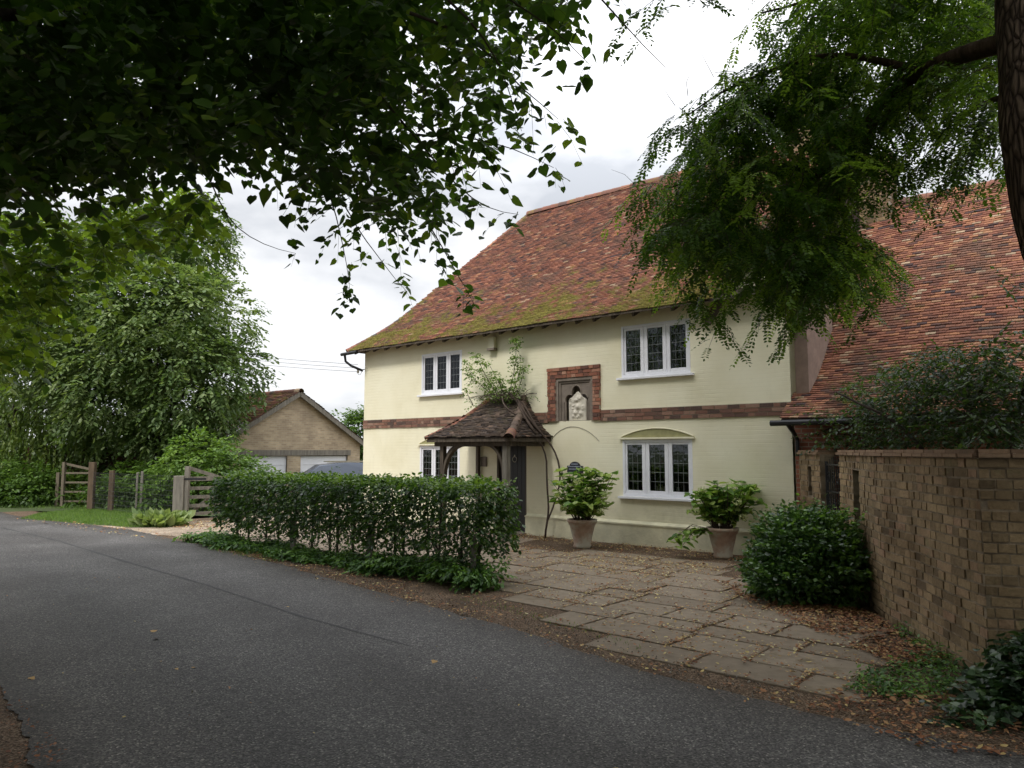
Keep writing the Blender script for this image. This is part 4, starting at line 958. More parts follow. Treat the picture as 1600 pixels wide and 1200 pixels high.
mb.bar((0, .03, 1.4), (w_, .03, 1.2), .035, .07); mb.bar((w_, 0, .1), (w_, 0, 1.25), .08, .06); mb.build('gate_bars', M['pale_wood'], sgt)
bf = thing('board_fence', 'red brown horizontal board fence behind the willow and small tree', 'fence', tuple(at(60, 790, 27.5)*[1, 1, 0]))
mb = MB(); rr = random.Random(2)
for k in range(11): mb.box(-9, 5, -.02+rr.uniform(-.01, .01), .02, .1+k*.17, .25+k*.17, .5)
for x in range(-9, 6, 2): mb.box(x-.06, x+.06, -.08, -.03, 0, 2.05)
M['fence'] = simple('red_brown_fence', (.12, .055, .035), .85, .35, 3, .5, .006); mb.build('boards', M['fence'], bf)
wf = thing('wire_fence', 'square mesh wire fence strung between brown posts in front of the bushes', 'fence', tuple(G(140, 797)))
mb = MB(); a = Vector(G(141, 797)); b = Vector(G(272, 812)); d = b-a
for k in range(9): z = .1+k*.13; mb.bar(Vector((0, 0, z)), d+Vector((0, 0, z)), .006, .006)
n_ = 60
for i in range(n_): mb.bar(d*(i/n_)+Vector((0, 0, .05)), d*(i/n_)+Vector((0, 0, 1.15)), .004, .004)
mb.build('wire_mesh', M['wire'], wf)

# ================================================================== VEGETATION
def sample_poly(poly, n):
    P = np.array(poly); lo, hi = P.min(0), P.max(0); X = []; Y = []
    while len(X) < n:
        x = rng.uniform(lo[0], hi[0], n*2); y = rng.uniform(lo[1], hi[1], n*2); k = inpoly(x, y, poly); X += list(x[k]); Y += list(y[k])
    return np.array(X[:n]), np.array(Y[:n])
def cast(x, y, Yd): return np.array([at(a, b, c) for a, b, c in zip(x, y, Yd)])
def limb(mb, pts, r0, r1, seg=9, wob=.03):
    P = np.array([np.asarray(p, float) for p in pts]); d = np.r_[0, np.cumsum(np.linalg.norm(np.diff(P, axis=0), axis=1))]; n = max(4, int(d[-1]/.15)); n = min(n, 60); t = np.linspace(0, d[-1], n)
    Q = np.stack([np.interp(t, d, P[:, k]) for k in range(3)], 1)
    for _ in range(3): Q[1:-1] = (Q[:-2]+2*Q[1:-1]+Q[2:])/4
    for i in range(1, n-1): Q[i] += np.array(mnoise.noise_vector(Vector(Q[i]*2.1)))*wob
    mb.tube([tuple(q) for q in Q], list(np.linspace(r0, r1, n)), seg)
    return Q

# ---------- lime tree (trunk outside the left of the picture, boughs overhead)
lime = thing('lime_tree', 'large lime tree whose dark heart shaped leaves hang across the top left', 'tree', (-5.6, 3.4, 0))
LO = np.array([-5.6, 3.4, 0])
LS = Leaves(); TW = MB()
P1 = [(-80, -70), (680, -70), (640, 40), (590, 130), (500, 190), (410, 240), (330, 250), (240, 270), (120, 280), (60, 300), (-80, 330)]
P2 = [(560, -70), (960, -70), (930, 0), (850, 50), (780, 110), (770, 190), (740, 250), (700, 300), (650, 370), (580, 370), (500, 300), (390, 290), (420, 220), (520, 150), (600, 80)]
x, y = sample_poly(P1, 2100); C = cast(x, y, rnd(2100, 4.8, 10.5)); C[:, 2] += .1
sprays(LS, C, 9, .42, .105, 'heart', .8, tint=rnd(2100, .0, .5), twig=None)
x, y = sample_poly(P2, 430); C = cast(x, y, rnd(430, 5, 9.0)); C[:, 2] += .1
sprays(LS, C, 8, .40, .098, 'heart', .8, tint=rnd(430, .1, .55), twig=TW)
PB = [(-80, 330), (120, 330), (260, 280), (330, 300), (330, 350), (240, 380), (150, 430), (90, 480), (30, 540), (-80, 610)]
x, y = sample_poly(PB, 560); C = cast(x, y, rnd(560, 8, 12.5)); sprays(LS, C, 9, .5, .115, 'heart', .7, tint=rnd(560, .55, 1.0), twig=TW)  # lower-left sprays tinted brighter: light on them is put into the leaf colour
# hanging boughs with their own twigs
boughs = [([(430, 20, 6), (560, 110, 6.2), (650, 210, 6.4), (700, 280, 6.6), (760, 330, 6.8), (810, 335, 6.9)], .02),
          ([(560, 110, 6.2), (620, 250, 6.8), (660, 340, 7), (700, 400, 7.2), (742, 478, 7.3)], .016),
          ([(640, 20, 5.2), (740, 60, 5.4), (800, 120, 5.6), (850, 175, 5.7), (872, 186, 5.8)], .014),
          ([(650, 210, 6.4), (730, 210, 6), (800, 230, 5.8), (865, 262, 5.8)], .010),
          ([(420, 120, 7), (500, 260, 7.4), (560, 360, 7.6), (620, 440, 7.8), (635, 455, 7.8)], .014),
          ([(500, 260, 7.4), (530, 350, 7.8), (545, 420, 8), (547, 462, 8)], .010),
          ([(280, 120, 6.5), (320, 260, 7), (345, 325, 7.2), (375, 370, 7.2), (420, 388, 7.2), (462, 396, 7.2)], .012),
          ([(860, -60, 4.4), (930, -20, 4.4), (965, 20, 4.4), (1000, 70, 4.45), (1040, 106, 4.5)], .009),
          ([(700, -60, 4.6), (820, 10, 4.7), (890, 60, 4.7), (920, 100, 4.7)], .010),
          ([(700, 0, 4.6), (780, 80, 5), (800, 160, 5.2), (815, 205, 5.2)], .010)]
BR = MB(); bl_ = []
for pts, r0 in boughs:
    Q = limb(BR, [at(*p) for p in pts], r0, .002, 6, .02)
    bare = pts[-1][0] == 1040; k0 = int(len(Q)*.25); k1 = int(len(Q)*.5) if bare else len(Q)
    if pts[-1][0] == 462: k1 = int(len(Q)*.6)
    for q in Q[k0:k1:2]: bl_.append(q+rng.normal(0, .05, 3))
C = np.array(bl_); C = np.repeat(C, 2, 0)+rng.normal(0, .06, (len(C)*2, 3)); sprays(LS, C, 5, .24, .092, 'heart', 1.0, tint=rnd(len(C), .15, .7), twig=TW, tw_r=.002)
tips = np.array([at(*p) for p in [(918, 95, 4.7), (925, 100, 4.7), (962, 68, 4.4), (868, 262, 5.8), (850, 180, 5.7), (830, 172, 5.7), (545, 455, 8), (633, 452, 7.8), (740, 470, 7.3), (735, 455, 7.3), (780, 215, 5.8), (810, 335, 6.9), (462, 396, 7.2), (455, 372, 7)]])
sprays(LS, tips, 3, .12, .095, 'heart', 1.2, tint=rnd(len(tips), .3, .6), twig=TW, tw_r=.002)
# canopy above and behind the photographer, outside the picture
def overhead(n, xr, yr, zr, seed=0):
    out_ = []
    while len(out_) < n:
        C = np.stack([rnd(n, *xr), rnd(n, *yr), rnd(n, *zr)], 1); ok = np.ones(len(C), bool)
        for dx in (-.9, 0, .9):
            for dz in (-1.0, .4):
                X_, Y_, f_ = proj(C+[dx, 0, dz]); ok &= ~((f_ > .2) & (X_ > -70) & (X_ < 1670) & (Y_ > -60) & (Y_ < 1260))
        out_ += list(C[ok])
    return np.array(out_[:n])
C = overhead(3000, (-10, 2.5), (-7, 7.5), (3.9, 8.5)); sprays(LS, C, 8, .6, .16, 'heart_far', .5, tint=rnd(len(C), 0, .6))
C = overhead(450, (-10, -5.0), (-5, 4), (3.0, 5)); sprays(LS, C, 8, .6, .15, 'heart_far', .5, tint=rnd(len(C), 0, .6))
# tall upper crown of the lime, above the picture
C = overhead(3000, (-12, 4.0), (-7, 9), (8, 14.5)); sprays(LS, C, 8, .9, .26, 'heart_far', .5, tint=rnd(len(C), 0, .6))
# main limbs
MBt = MB(); MBb = MB()
limb(MBt, [(0, 0, -.1), (0, .05, 1.5), (.1, .1, 3.5), (.3, .2, 5.5), (.4, .5, 8.5)], .42, .18, 16, .06)
for e in [(2.2, 2.2, 5.3), (3.8, 1.5, 6.4), (1.2, 4.5, 5.2), (4.5, -1, 7), (2, -4, 6.8), (-2, 3, 6)]:
    limb(MBb, [(.1, .1, 3.6), (e[0]*.5, e[1]*.5, e[2]*.85), e], .13, .03, 9, .05)
MBt.build('trunk', M['bark'], lime, True); MBb.build('bough', M['bark'], lime, True)
for m_, nme in ((BR, 'hanging_branch'), (TW, 'twigs')): shift(m_, LO); m_.build(nme, M['twig'], lime)
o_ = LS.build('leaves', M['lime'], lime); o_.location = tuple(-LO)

# ---------- robinia at the right
rob = thing('robinia_tree', 'robinia tree with leaning furrowed trunk and feathery drooping leaves at top right', 'tree', (3.62, 4.6, 0))
RO = np.array([3.62, 4.6, 0])
T_ = MB(); limb(T_, [(3.75, 4.55, -.1), (3.72, 4.6, .8), (3.62, 4.65, 1.9), tuple(at(1650, 400, 4.75)), tuple(at(1612, 200, 4.85)), tuple(at(1600, 60, 5)), tuple(at(1592, -100, 5.1)), tuple(at(1590, -500, 5.3))], .21, .15, 18, .03)
B_ = MB(); rb_ = [([(1600, 60, 5), (1540, 75, 5.2), (1480, 95, 5.5), (1435, 112, 5.9), (1400, 135, 6.2), (1370, 165, 6.5), (1345, 200, 6.7), (1322, 235, 6.9), (1290, 268, 7.0), (1245, 300, 7.1), (1218, 340, 7.1), (1205, 420, 7.0)], .075, .015),
    ([(1370, 165, 6.5), (1350, 260, 6.6), (1300, 330, 6.7), (1262, 380, 6.8), (1250, 460, 6.8)], .045, .01),
    ([(1435, 112, 5.9), (1330, 80, 6.2), (1230, 95, 6.5), (1130, 140, 6.7), (1075, 180, 6.8)], .035, .006),
    ([(1290, 268, 7.0), (1180, 260, 7.1), (1090, 280, 7.2), (1020, 300, 7.2)], .028, .005),
    ([(1600, -40, 5), (1500, -60, 5.6), (1380, -30, 6), (1270, 0, 6.3), (1190, 20, 6.4)], .05, .008),
    ([(1600, 150, 4.9), (1550, 150, 5.4), (1490, 190, 5.9), (1450, 250, 6.2)], .03, .006)]
nodes = []
for pts, a, b in rb_: Q = limb(B_, [at(*p) for p in pts], a, b, 8, .03); nodes += list(Q[len(Q)//4:])
# thin bare twigs at the left edge
for pts in ([(1055, 165, 7), (1040, 130, 7), (1020, 110, 7)], [(1075, 150, 7), (1060, 120, 7), (1075, 100, 7), (1105, 95, 7)], [(1115, 120, 7), (1095, 90, 7), (1088, 70, 7)], [(1000, 300, 7.1), (975, 262, 7.1), (955, 265, 7.1)], [(1030, 240, 7.1), (1015, 215, 7.1), (1022, 200, 7.1)], [(1010, 290, 7.1), (985, 280, 7.1), (968, 290, 7.1), (950, 305, 7.1)]):
    limb(B_, [at(*p) for p in pts], .004, .0012, 4, .05)
RL = Leaves(); RT = MB()
def pinnate(LS, C, D, length, nl, leaf, tint, droop=.6):
    n = len(C); D = unit(D); side = unit(np.cross(D, [0, 0, 1.])+rng.normal(0, .05, (n, 3))); upv = np.cross(side, D)
    for k in range(nl):
        t = (k+1)/nl; pos = C+D*(length*t)[:, None]; pos[:, 2] -= droop*length*t*t*.45
        for sg in ((-1, 1) if k < nl-1 else (0,)):
            d = side*sg*1.0+D*(.45 if sg else 1)+rng.normal(0, .12, (n, 3)); d[:, 2] -= .15
            LS.add(*leafset(pos, d, upv+rng.normal(0, .25, (n, 3)), leaf*rnd(n, .8, 1.15)*(.8+.4*math.sin(math.pi*t*.9)), np.clip(tint+rng.normal(0, .08, n), 0, 1), 'dia2'))
LT['dia2'] = (np.array([(0, 0, 0), (.5, .27, .03), (1, 0, -.03), (.5, -.27, .03)]), [(0, 1, 2, 3)])
RP = [(1200, -70), (1640, -70), (1640, 240), (1560, 250), (1480, 265), (1400, 300), (1370, 370), (1365, 410), (1340, 435), (1290, 455), (1220, 450), (1170, 395), (1120, 365), (1085, 405), (1060, 405), (1040, 340), (1010, 310), (1020, 270), (1065, 230), (1075, 180), (1120, 150), (1170, 120), (1205, 80), (1215, 30)]
D1 = [(1060, 200), (1180, 120), (1330, 80), (1350, 240), (1290, 320), (1200, 300), (1060, 300)]
D2 = [(1040, 290), (1230, 340), (1335, 360), (1350, 410), (1290, 440), (1215, 440), (1150, 370), (1065, 390)]
D3 = [(1290, -70), (1620, -70), (1600, 130), (1430, 150), (1340, 230), (1230, 90)]
XC = []; YC = []
for pl_, n_ in ((RP, 290), (D1, 250), (D2, 270), (D3, 320)): x, y = sample_poly(pl_, n_); XC += list(x); YC += list(y)
XC = np.array(XC); YC = np.array(YC); C = cast(XC, YC, rnd(len(XC), 5.8, 8.2))
hot = [(1075, 470, 6.6), (1060, 450, 6.6), (1085, 455, 6.7), (1150, 480, 6.7), (1155, 460, 6.7), (1240, 485, 6.8), (1225, 475, 6.9), (1190, 450, 6.9), (1300, 480, 6.9), (1370, 440, 7), (1385, 460, 7), (1050, 10, 5.5), (1075, -5, 5.5), (1055, -10, 5.5), (1020, 300, 7), (1120, 120, 6.8), (1190, 45, 6.6)]
nd = np.array(nodes)[rng.integers(0, len(nodes), 200)]+rng.normal(0, .12, (200, 3)); C = np.concatenate([C, nd, np.array([at(*h) for h in hot])])
n = len(C); A = unit(rvec(n)*[1, 1, .3]+[-.25, -.1, -.15]); Ln = rnd(n, .25, .52); tt = np.where(rng.uniform(0, 1, n) < .35, rnd(n, .55, 1), rnd(n, 0, .35))  # sprays tinted bright or dark at random, imitating lit and shaded clumps
for k in range(8):
    t = (k+.4)/8; pos = C+A*(Ln*t)[:, None]; pos[:, 2] -= Ln*t*t*.8; s_ = unit(np.cross(A, [0, 0, 1.]))
    d = s_*(1 if k % 2 else -1)*rnd(n, .3, 1)[:, None]+A*.5+rvec(n)*.35; d[:, 2] -= .55
    pinnate(RL, pos, d, rnd(n, .12, .2), 7, .043, tt)
for i in range(n):
    RT.tube([C[i]+A[i]*Ln[i]*t+np.array([0, 0, -Ln[i]*t*t*.8]) for t in (0, .35, .7, 1)], [.004, .003, .0025, .001], 3, cap=False)
C = overhead(1500, (1.5, 9.5), (-4, 8), (3.4, 8.5)); sprays(RL, C, 12, .6, .12, 'oval', .8, tint=rnd(len(C), 0, .6))
for m_, nme, mt in ((T_, 'trunk', M['robtrunk']), (B_, 'branches', M['robbark']), (RT, 'twigs', M['twig'])): shift(m_, RO); m_.build(nme, mt, rob, nme != 'twigs')
o_ = RL.build('leaves', M['rob'], rob); o_.location = tuple(-RO)

# ---------- generic trees and shrubs
def crown(name, label, cat, base, lobes, n, per, length, leaf, kind, mat, droop=.4, trunk=.2, th=None, stems=1, shell=.6, tl=(.1, .8), group=None, twig=False, bark='bark'):
    base = np.array([base[0], base[1], 0.]); o = thing(name, label, cat, tuple(base), 0, group)
    LS = Leaves(); W_ = sum(l[3] if len(l) > 3 else max(l[1])**2 for l in lobes); tw = MB() if twig else None; B = MB()
    for l in lobes:
        c, r = np.array(l[0])-base, l[1]; r = (r, r, r) if not hasattr(r, '__len__') else r; m_ = max(6, int(n*(l[3] if len(l) > 3 else max(l[1])**2)/W_)) if hasattr(l[1], '__len__') else max(6, int(n*l[1]**2/W_))
        C, d = blob(m_, c, r, shell); k = C[:, 2] > .05; C, d = C[k], d[k]
        if not len(C): continue
        tt = np.repeat(rng.uniform(tl[0], tl[1]), len(C))*.5+rnd(len(C), tl[0], tl[1])*.5
        sprays(LS, C, per, length, leaf, kind, droop, tint=tt, outward=d*.9, twig=tw)
        h0 = min(c[2]*.5, trunk*9) if th is None else th
        limb(B, [(0, 0, h0), tuple(np.array([c[0]*.5, c[1]*.5, (h0+c[2])*.5])), tuple(c)], trunk*.4, trunk*.1, 6, .05)
    T = MB()
    for s_ in range(stems):
        a = rng.uniform(0, 6.28); rr_ = .0 if stems == 1 else rng.uniform(.05, .35); top = np.array(lobes[s_ % len(lobes)][0])-base
        limb(T, [(rr_*math.cos(a), rr_*math.sin(a), -.05), (rr_*1.3*math.cos(a), rr_*1.3*math.sin(a), top[2]*.4), tuple(top*[.6, .6, .9])], trunk, trunk*.4, 9, .04)
    T.build('trunk' if cat == 'tree' else 'stem', M[bark], o, True); B.build('branches', M[bark], o)
    if twig and tw.v: tw.build('twigs', M['twig'], o)
    LS.build('leaves', mat, o); return o
def lob(px, py, Y, rpx, sq=1.0): c = at(px, py, Y); r = rpx/FPX*Y; return (tuple(c), (r, r, r*sq))
crown('maple_tree', 'big broad leaved tree with dense rounded crown left of the garage', 'tree', at(235, 780, 27)[:2],
      [lob(200, 420, 27, 95), lob(290, 400, 28, 70), lob(120, 500, 26, 100), lob(250, 500, 25.5, 95), lob(330, 500, 27, 65), lob(362, 580, 27, 50), lob(300, 590, 25.5, 80), lob(180, 580, 25.5, 90), lob(70, 570, 26, 60), lob(322, 655, 26.5, 42), lob(270, 660, 26, 60), lob(150, 640, 25.5, 50), lob(310, 360, 28, 45), lob(60, 420, 27, 80), lob(230, 600, 29, 120), lob(200, 480, 30, 130), lob(20, 540, 28, 80), lob(200, 690, 27.5, 50)],
      8800, 12, .6, .18, 'oval', M['mid'], .6, .22, 2.0, shell=.78)
crown('light_green_shrub', 'bright light green leafy shrub rising behind the field gate', 'shrub', at(310, 760, 23)[:2],
      [lob(310, 715, 23, 42), lob(345, 740, 22.5, 36), lob(280, 735, 23, 30), lob(360, 715, 24, 25), lob(325, 770, 22.5, 40), lob(385, 745, 23, 30)], 900, 9, .35, .14, 'oval', M['shrub'], .4, .05, .3, 4)
crown('broadleaf_bush', 'mid green bush growing through the wire fence between posts', 'shrub', at(205, 790, 24.5)[:2],
      [lob(205, 755, 24.5, 30), lob(235, 760, 24, 30), lob(185, 765, 24.5, 25), lob(255, 775, 23.5, 26), lob(160, 770, 25, 22), lob(225, 785, 24, 24), lob(120, 765, 26, 22), lob(265, 750, 24.5, 22), lob(155, 760, 23.4, 14), lob(195, 770, 23.4, 16), lob(245, 775, 22.4, 18), lob(112, 778, 24.2, 12), lob(125, 785, 23.9, 9)], 1300, 8, .34, .14, 'oval', M['shrub'], .5, .04, .3, 4, tl=(0, .6))
crown('layered_shrub', 'low spreading dark green tree with layered branches at far left edge', 'shrub', at(45, 792, 25.2)[:2],
      [lob(20, 755, 25, 32, .5), lob(60, 745, 25, 30, .4), lob(40, 768, 24.6, 36, .4), lob(85, 760, 25, 22, .5), lob(0, 735, 25.5, 25, .5), lob(-20, 765, 25, 30), lob(60, 778, 25, 26, .4)], 800, 9, .4, .14, 'oval', M['shrub'], .2, .06, .4, 2, tl=(0, .5))
# weeping willow
wb = at(20, 780, 27.5); wil = thing('weeping_willow', 'pale green weeping willow with hanging strands at far left', 'tree', (wb[0], wb[1], 0))
LS = Leaves(); n = 520; x, y = sample_poly([(-60, 640), (0, 650), (60, 640), (140, 670), (150, 710), (60, 730), (-60, 720)], n); C = cast(x, y, rnd(n, 26, 28.5))-[wb[0], wb[1], 0]; ln = rnd(n, .8, 2.2); tt = rnd(n, .1, .9)
C[:, 2] += .5
for k in range(22):
    t = k/22; pos = C+np.stack([np.sin(tt*9+t*2)*.1, np.cos(tt*7)*.1*t, -ln*t], 1); pos[:, 2] = np.maximum(pos[:, 2], .3)
    LS.add(*leafset(pos, np.stack([rng.normal(0, .4, n), rng.normal(0, .4, n), -np.ones(n)], 1), rvec(n), rnd(n, .10, .18), np.clip(tt+rng.normal(0, .15, n), 0, 1), 'dia2'))
LS.build('leaves', M['willow'], wil); T = MB(); limb(T, [(0, 0, 0), (.1, 0, 1.5), (0, .1, 3.2)], .25, .15, 9)
for a in range(6): limb(T, [(0, 0, 2.4), (1.2*math.cos(a), .8*math.sin(a), 3.6), (2.4*math.cos(a), 1.4*math.sin(a), 3.2)], .08, .02, 6)
T.build('trunk', M['bark'], wil, True)
# far trees filling behind
far = [(-60, 640, 45, 110), (40, 600, 50, 100), (-160, 600, 45, 150)]
crown('background_tree', 'distant dark tree showing behind the willow at the left edge', 'tree', at(0, 780, 46)[:2], [lob(-40, 690, 46, 60), lob(40, 700, 47, 50), lob(-90, 640, 46, 90), lob(110, 705, 46, 40), lob(170, 715, 45, 36)], 1400, 8, 1.2, .35, 'oval', M['mid'], .4, .3, 2, tl=(0, .6))
crown('hedgerow_tree', 'rounded green tree line seen between the garage and the cottage', 'tree', at(560, 730, 52)[:2], [lob(548, 685, 52, 36), lob(520, 700, 53, 34), lob(585, 680, 52, 40), lob(565, 660, 52, 18), lob(480, 700, 54, 40), lob(620, 690, 52, 45)], 1600, 8, .8, .28, 'oval', M['shrub'], .3, .2, 1.5, tl=(0, .55))
# variegated clump beside the gate post
vb = G(252, 822); LS = Leaves(); n = 300; o = thing('border_clump', 'pale striped leafy clump growing at the foot of the gate post', 'plant', tuple(vb))
a = rnd(n, 0, 6.28); r = rnd(n, 0, .55)**1; P = np.stack([r*np.cos(a)*1.1, r*np.sin(a)*.7, rnd(n, 0, .2)], 1); D = np.stack([np.cos(a)*.9+rng.normal(0, .4, n), np.sin(a)*.9+rng.normal(0, .4, n), rnd(n, .1, 1.2)], 1)
LS.add(*leafset(P, D, rvec(n), rnd(n, .15, .36), rnd(n, .6, 1), 'oval')); LS.build('leaves', M['mid'], o)
# beech/hornbeam hedge
hb = hl(0, -4.85); hd = thing('hornbeam_hedge', 'clipped dark green hedge on bare stems between the road and the cottage', 'hedge', tuple(hb), HA)
LS = Leaves(); HX0, HX1, HY0, HY1, HZ0, HZ1 = -3.45, 3.5, -.42, .42, .42, 1.31
def hn(s, z): return .07*mnoise.noise(Vector((s*1.6, z*1.6, 3)))+.04*mnoise.noise(Vector((s*4, z*4, 8)))
def face(n, which):
    s = rnd(n, HX0, HX1); z = HZ0+(HZ1-HZ0)*rng.uniform(0, 1, n)**.85; yv = rnd(n, HY0, HY1); O_ = np.zeros((n, 3))
    if which == 'f': yv = np.full(n, HY0); O_[:, 1] = -1
    if which == 'b': yv = np.full(n, HY1); O_[:, 1] = 1
    if which == 't': z = np.full(n, HZ1); O_[:, 2] = 1.2
    if which == 'r': s = np.full(n, HX1); O_[:, 0] = 1
    if which == 'l': s = np.full(n, HX0); O_[:, 0] = -1
    nz = np.array([hn(a, b) for a, b in zip(s, z if which != 't' else yv+3)]); P = np.stack([s, yv, z], 1)+O_*nz[:, None]; P -= O_*(rnd(n, 0, .10))[:, None]
    return P, O_
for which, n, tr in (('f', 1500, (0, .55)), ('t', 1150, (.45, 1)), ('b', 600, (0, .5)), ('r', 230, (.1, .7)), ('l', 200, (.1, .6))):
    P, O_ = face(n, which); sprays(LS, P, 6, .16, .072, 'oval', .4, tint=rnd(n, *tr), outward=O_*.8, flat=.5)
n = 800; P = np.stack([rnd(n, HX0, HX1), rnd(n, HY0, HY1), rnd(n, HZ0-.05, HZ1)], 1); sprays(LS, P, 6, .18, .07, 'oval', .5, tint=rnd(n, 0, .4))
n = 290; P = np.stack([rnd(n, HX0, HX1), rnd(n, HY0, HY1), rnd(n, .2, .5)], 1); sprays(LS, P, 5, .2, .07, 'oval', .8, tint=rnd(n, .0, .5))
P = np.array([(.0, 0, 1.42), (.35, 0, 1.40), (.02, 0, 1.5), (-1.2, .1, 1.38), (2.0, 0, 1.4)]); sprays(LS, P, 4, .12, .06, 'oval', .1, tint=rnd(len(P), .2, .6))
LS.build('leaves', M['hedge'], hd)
for i in range(17):
    s = HX0+.2+(HX1-HX0-.4)*i/16+rng.uniform(-.08, .08); mb = MB(); yb = rng.uniform(-.12, .12); limb(mb, [(s, yb, -.02), (s+rng.uniform(-.05, .05), yb, .3), (s+rng.uniform(-.1, .1), yb, 1.15)], .024, .01, 6, .02)
    for k in range(3): zz = rng.uniform(.1, .5); limb(mb, [(s, yb, zz), (s+rng.uniform(-.25, .25), yb+rng.uniform(-.2, .2), zz+.35), (s+rng.uniform(-.35, .35), yb+rng.uniform(-.3, .3), zz+.7)], .012, .005, 5, .02)
    mb.build('stem', M['dark_wood'], hd)
for px, lab in ((740, 'short wooden stake at the right end of the hedge'), (577, 'wooden stake standing in the middle of the hedge'), (458, 'wooden stake in the left part of the hedge')):
    # stakes stand on the road side of the hedge line
    d = ray(px, 850); best = None
    for s in np.arange(-3.4, 3.6, .02):
        q = hl(s, -5.22, .3); X_, _, _ = proj(q)
        if best is None or abs(X_[0]-px) < best[0]: best = (abs(X_[0]-px), s)
    q = hl(best[1], -5.22); mb = MB(); mb.bar((0, 0, 0), (0, 0, .66), .075, .075, up=(0, 1, 0)); o_ = mb.build('hedge_stake', M['grey_wood'], None, bevel=.01); o_.location = tuple(q); tag(o_, lab, 'stake', 'stakes along the hedge')
# ground cover under the hedge
LS = Leaves(); n = 2300; s = rnd(n, -4.3, 4.0); u = rng.uniform(0, 1, n); P = np.stack([s, -5.55+.65*u+.1*np.sin(s*3), rnd(n, .03, .17)*(1+.8*(s > 1.5))], 1)
P = P[(P[:, 0] < 3.9)]; W3 = HO+np.outer(P[:, 0], EX)+np.outer(P[:, 1], EY); W3[:, 2] = P[:, 2]; n = len(W3)
sprays(LS, W3, 6, .15, .085, 'oval', .2, tint=rnd(n, .1, .9), flat=.85)
gc = LS.build('ground_cover', M['nettle'], None); tag(gc, kind='stuff')
# glossy bush against the garden wall
bb = G(1252, 925); bx = thing('glossy_bush', 'rounded glossy dark green bush leaning against the garden wall', 'shrub', (3.64, 9.2, 0))
LS = Leaves(); W_ = MB()
for c, r, n in [((3.62, 9.22, .48), (.58, .56, .46), 900), ((3.30, 9.3, .34), (.40, .4, .34), 380), ((3.80, 9.3, .62), (.42, .5, .40), 500), ((3.5, 9.0, .30), (.62, .38, .30), 480), ((3.80, 8.9, .42), (.28, .40, .38), 280), ((3.45, 9.35, .76), (.35, .35, .25), 220)]:
    C, d = blob(n, np.array(c)-[3.64, 9.2, 0], r, .7); k = C[:, 2] > .02; C, d = C[k], d[k]; sprays(LS, C, 8, .15, .062, 'oval', -.15, tint=rnd(len(C), 0, .8), outward=d*1.1+[0, 0, .35], flat=.3)
n = 60; a = rnd(n, 0, 6.28); P = np.stack([.5*np.cos(a)*rnd(n, .2, 1), .45*np.sin(a)*rnd(n, .2, 1), rnd(n, .75, 1.0)], 1); sprays(LS, P+[.15, 0, .05], 8, .22, .06, 'oval', -.6, tint=rnd(n, .3, 1), flat=.3)
LS.build('leaves', M['bush'], bx)
for k in range(9): limb(W_, [(rng.uniform(-.15, .15), rng.uniform(-.15, .15), 0), (rng.uniform(-.4, .4), rng.uniform(-.3, .3), .4), (rng.uniform(-.5, .5), rng.uniform(-.4, .4), .8)], .018, .006, 5)
W_.build('stem', M['twig'], bx)
# dark tree behind the garden wall
dt = thing('rowan_shrub', 'dark spreading shrub overhanging the garden wall in front of the tiled wing', 'shrub', (5.4, 9.0, 0)); DO = np.array([5.4, 9.0, 0])
LS = Leaves(); TW = MB()
def behind(px): return np.interp(px, [1250, 1344, 1545, 1640], [11.3, 9.4, 6.6, 6.6])
for pl_, n_ in (([(1275, 640), (1330, 590), (1420, 560), (1520, 555), (1640, 590), (1640, 700), (1270, 700)], 640), ([(1370, 570), (1500, 540), (1560, 560), (1600, 600), (1560, 690), (1400, 690)], 420), ([(1290, 640), (1380, 600), (1400, 690), (1290, 700)], 130), ([(1560, 440), (1640, 460), (1640, 600), (1540, 560)], 34), ([(1440, 545), (1560, 540), (1570, 560), (1430, 565)], 30)):
    x, y = sample_poly(pl_, n_); C = cast(x, y, behind(x)+rnd(n_, .45, 2.3)); sprays(LS, C-DO, 10, .34, .07, 'oval', .15, tint=rnd(n_, 0, .6), flat=.85, twig=TW)
LS.build('leaves', M['dark'], dt); T = MB()
for p in ([(0, 0, 0), (0, -.2, 1.2), (-.6, .3, 2.2), (-1.0, 1, 2.6)], [(.1, 0, 0), (.2, -.5, 1.5), (-.1, -1.3, 2.3), (-.3, -1.8, 2.6)], [(0, .1, 0), (.5, 0, 1.6), (1, -.6, 2.7), (1.2, -.9, 3.2)], [(0, 0, .8), (-.3, -.6, 2), (0, -1, 3)]): limb(T, p, .05, .012, 7)
T.build('stem', M['bark'], dt, True); TW.build('twigs', M['twig'], dt)
# ivy mound at bottom right and creeping plants
LS = Leaves(); 
for c, r, n in [((3.95, 5.45, .05), (.55, .38, .44), 620), ((3.60, 5.35, 0), (.42, .30, .28), 300), ((4.5, 5.1, .1), (.7, .5, .55), 450), ((3.25, 5.15, 0), (.42, .16, .12), 150)]:
    C, d = blob(n, np.array(c)-[4.0, 5.25, 0], r, .75); k = C[:, 2] > .01; C, d = C[k], d[k]; sprays(LS, C, 6, .16, .062, 'heart', .5, tint=rnd(len(C), 0, .7), outward=d*.6, flat=.7)
ivo = thing('ivy', 'dark ivy mound spilling over the ground at the wall end, bottom right', 'ivy', (4.0, 5.25, 0)); LS.build('leaves', M['ivy'], ivo)
T = MB(); 
for k in range(8): a = k*.8; limb(T, [(-.1+.1*k/8, 0, .0), (.3*math.cos(a), .3*math.sin(a), .25), (.6*math.cos(a), .35*math.sin(a), .2)], .008, .003, 5)
T.build('stem', M['twig'], ivo)
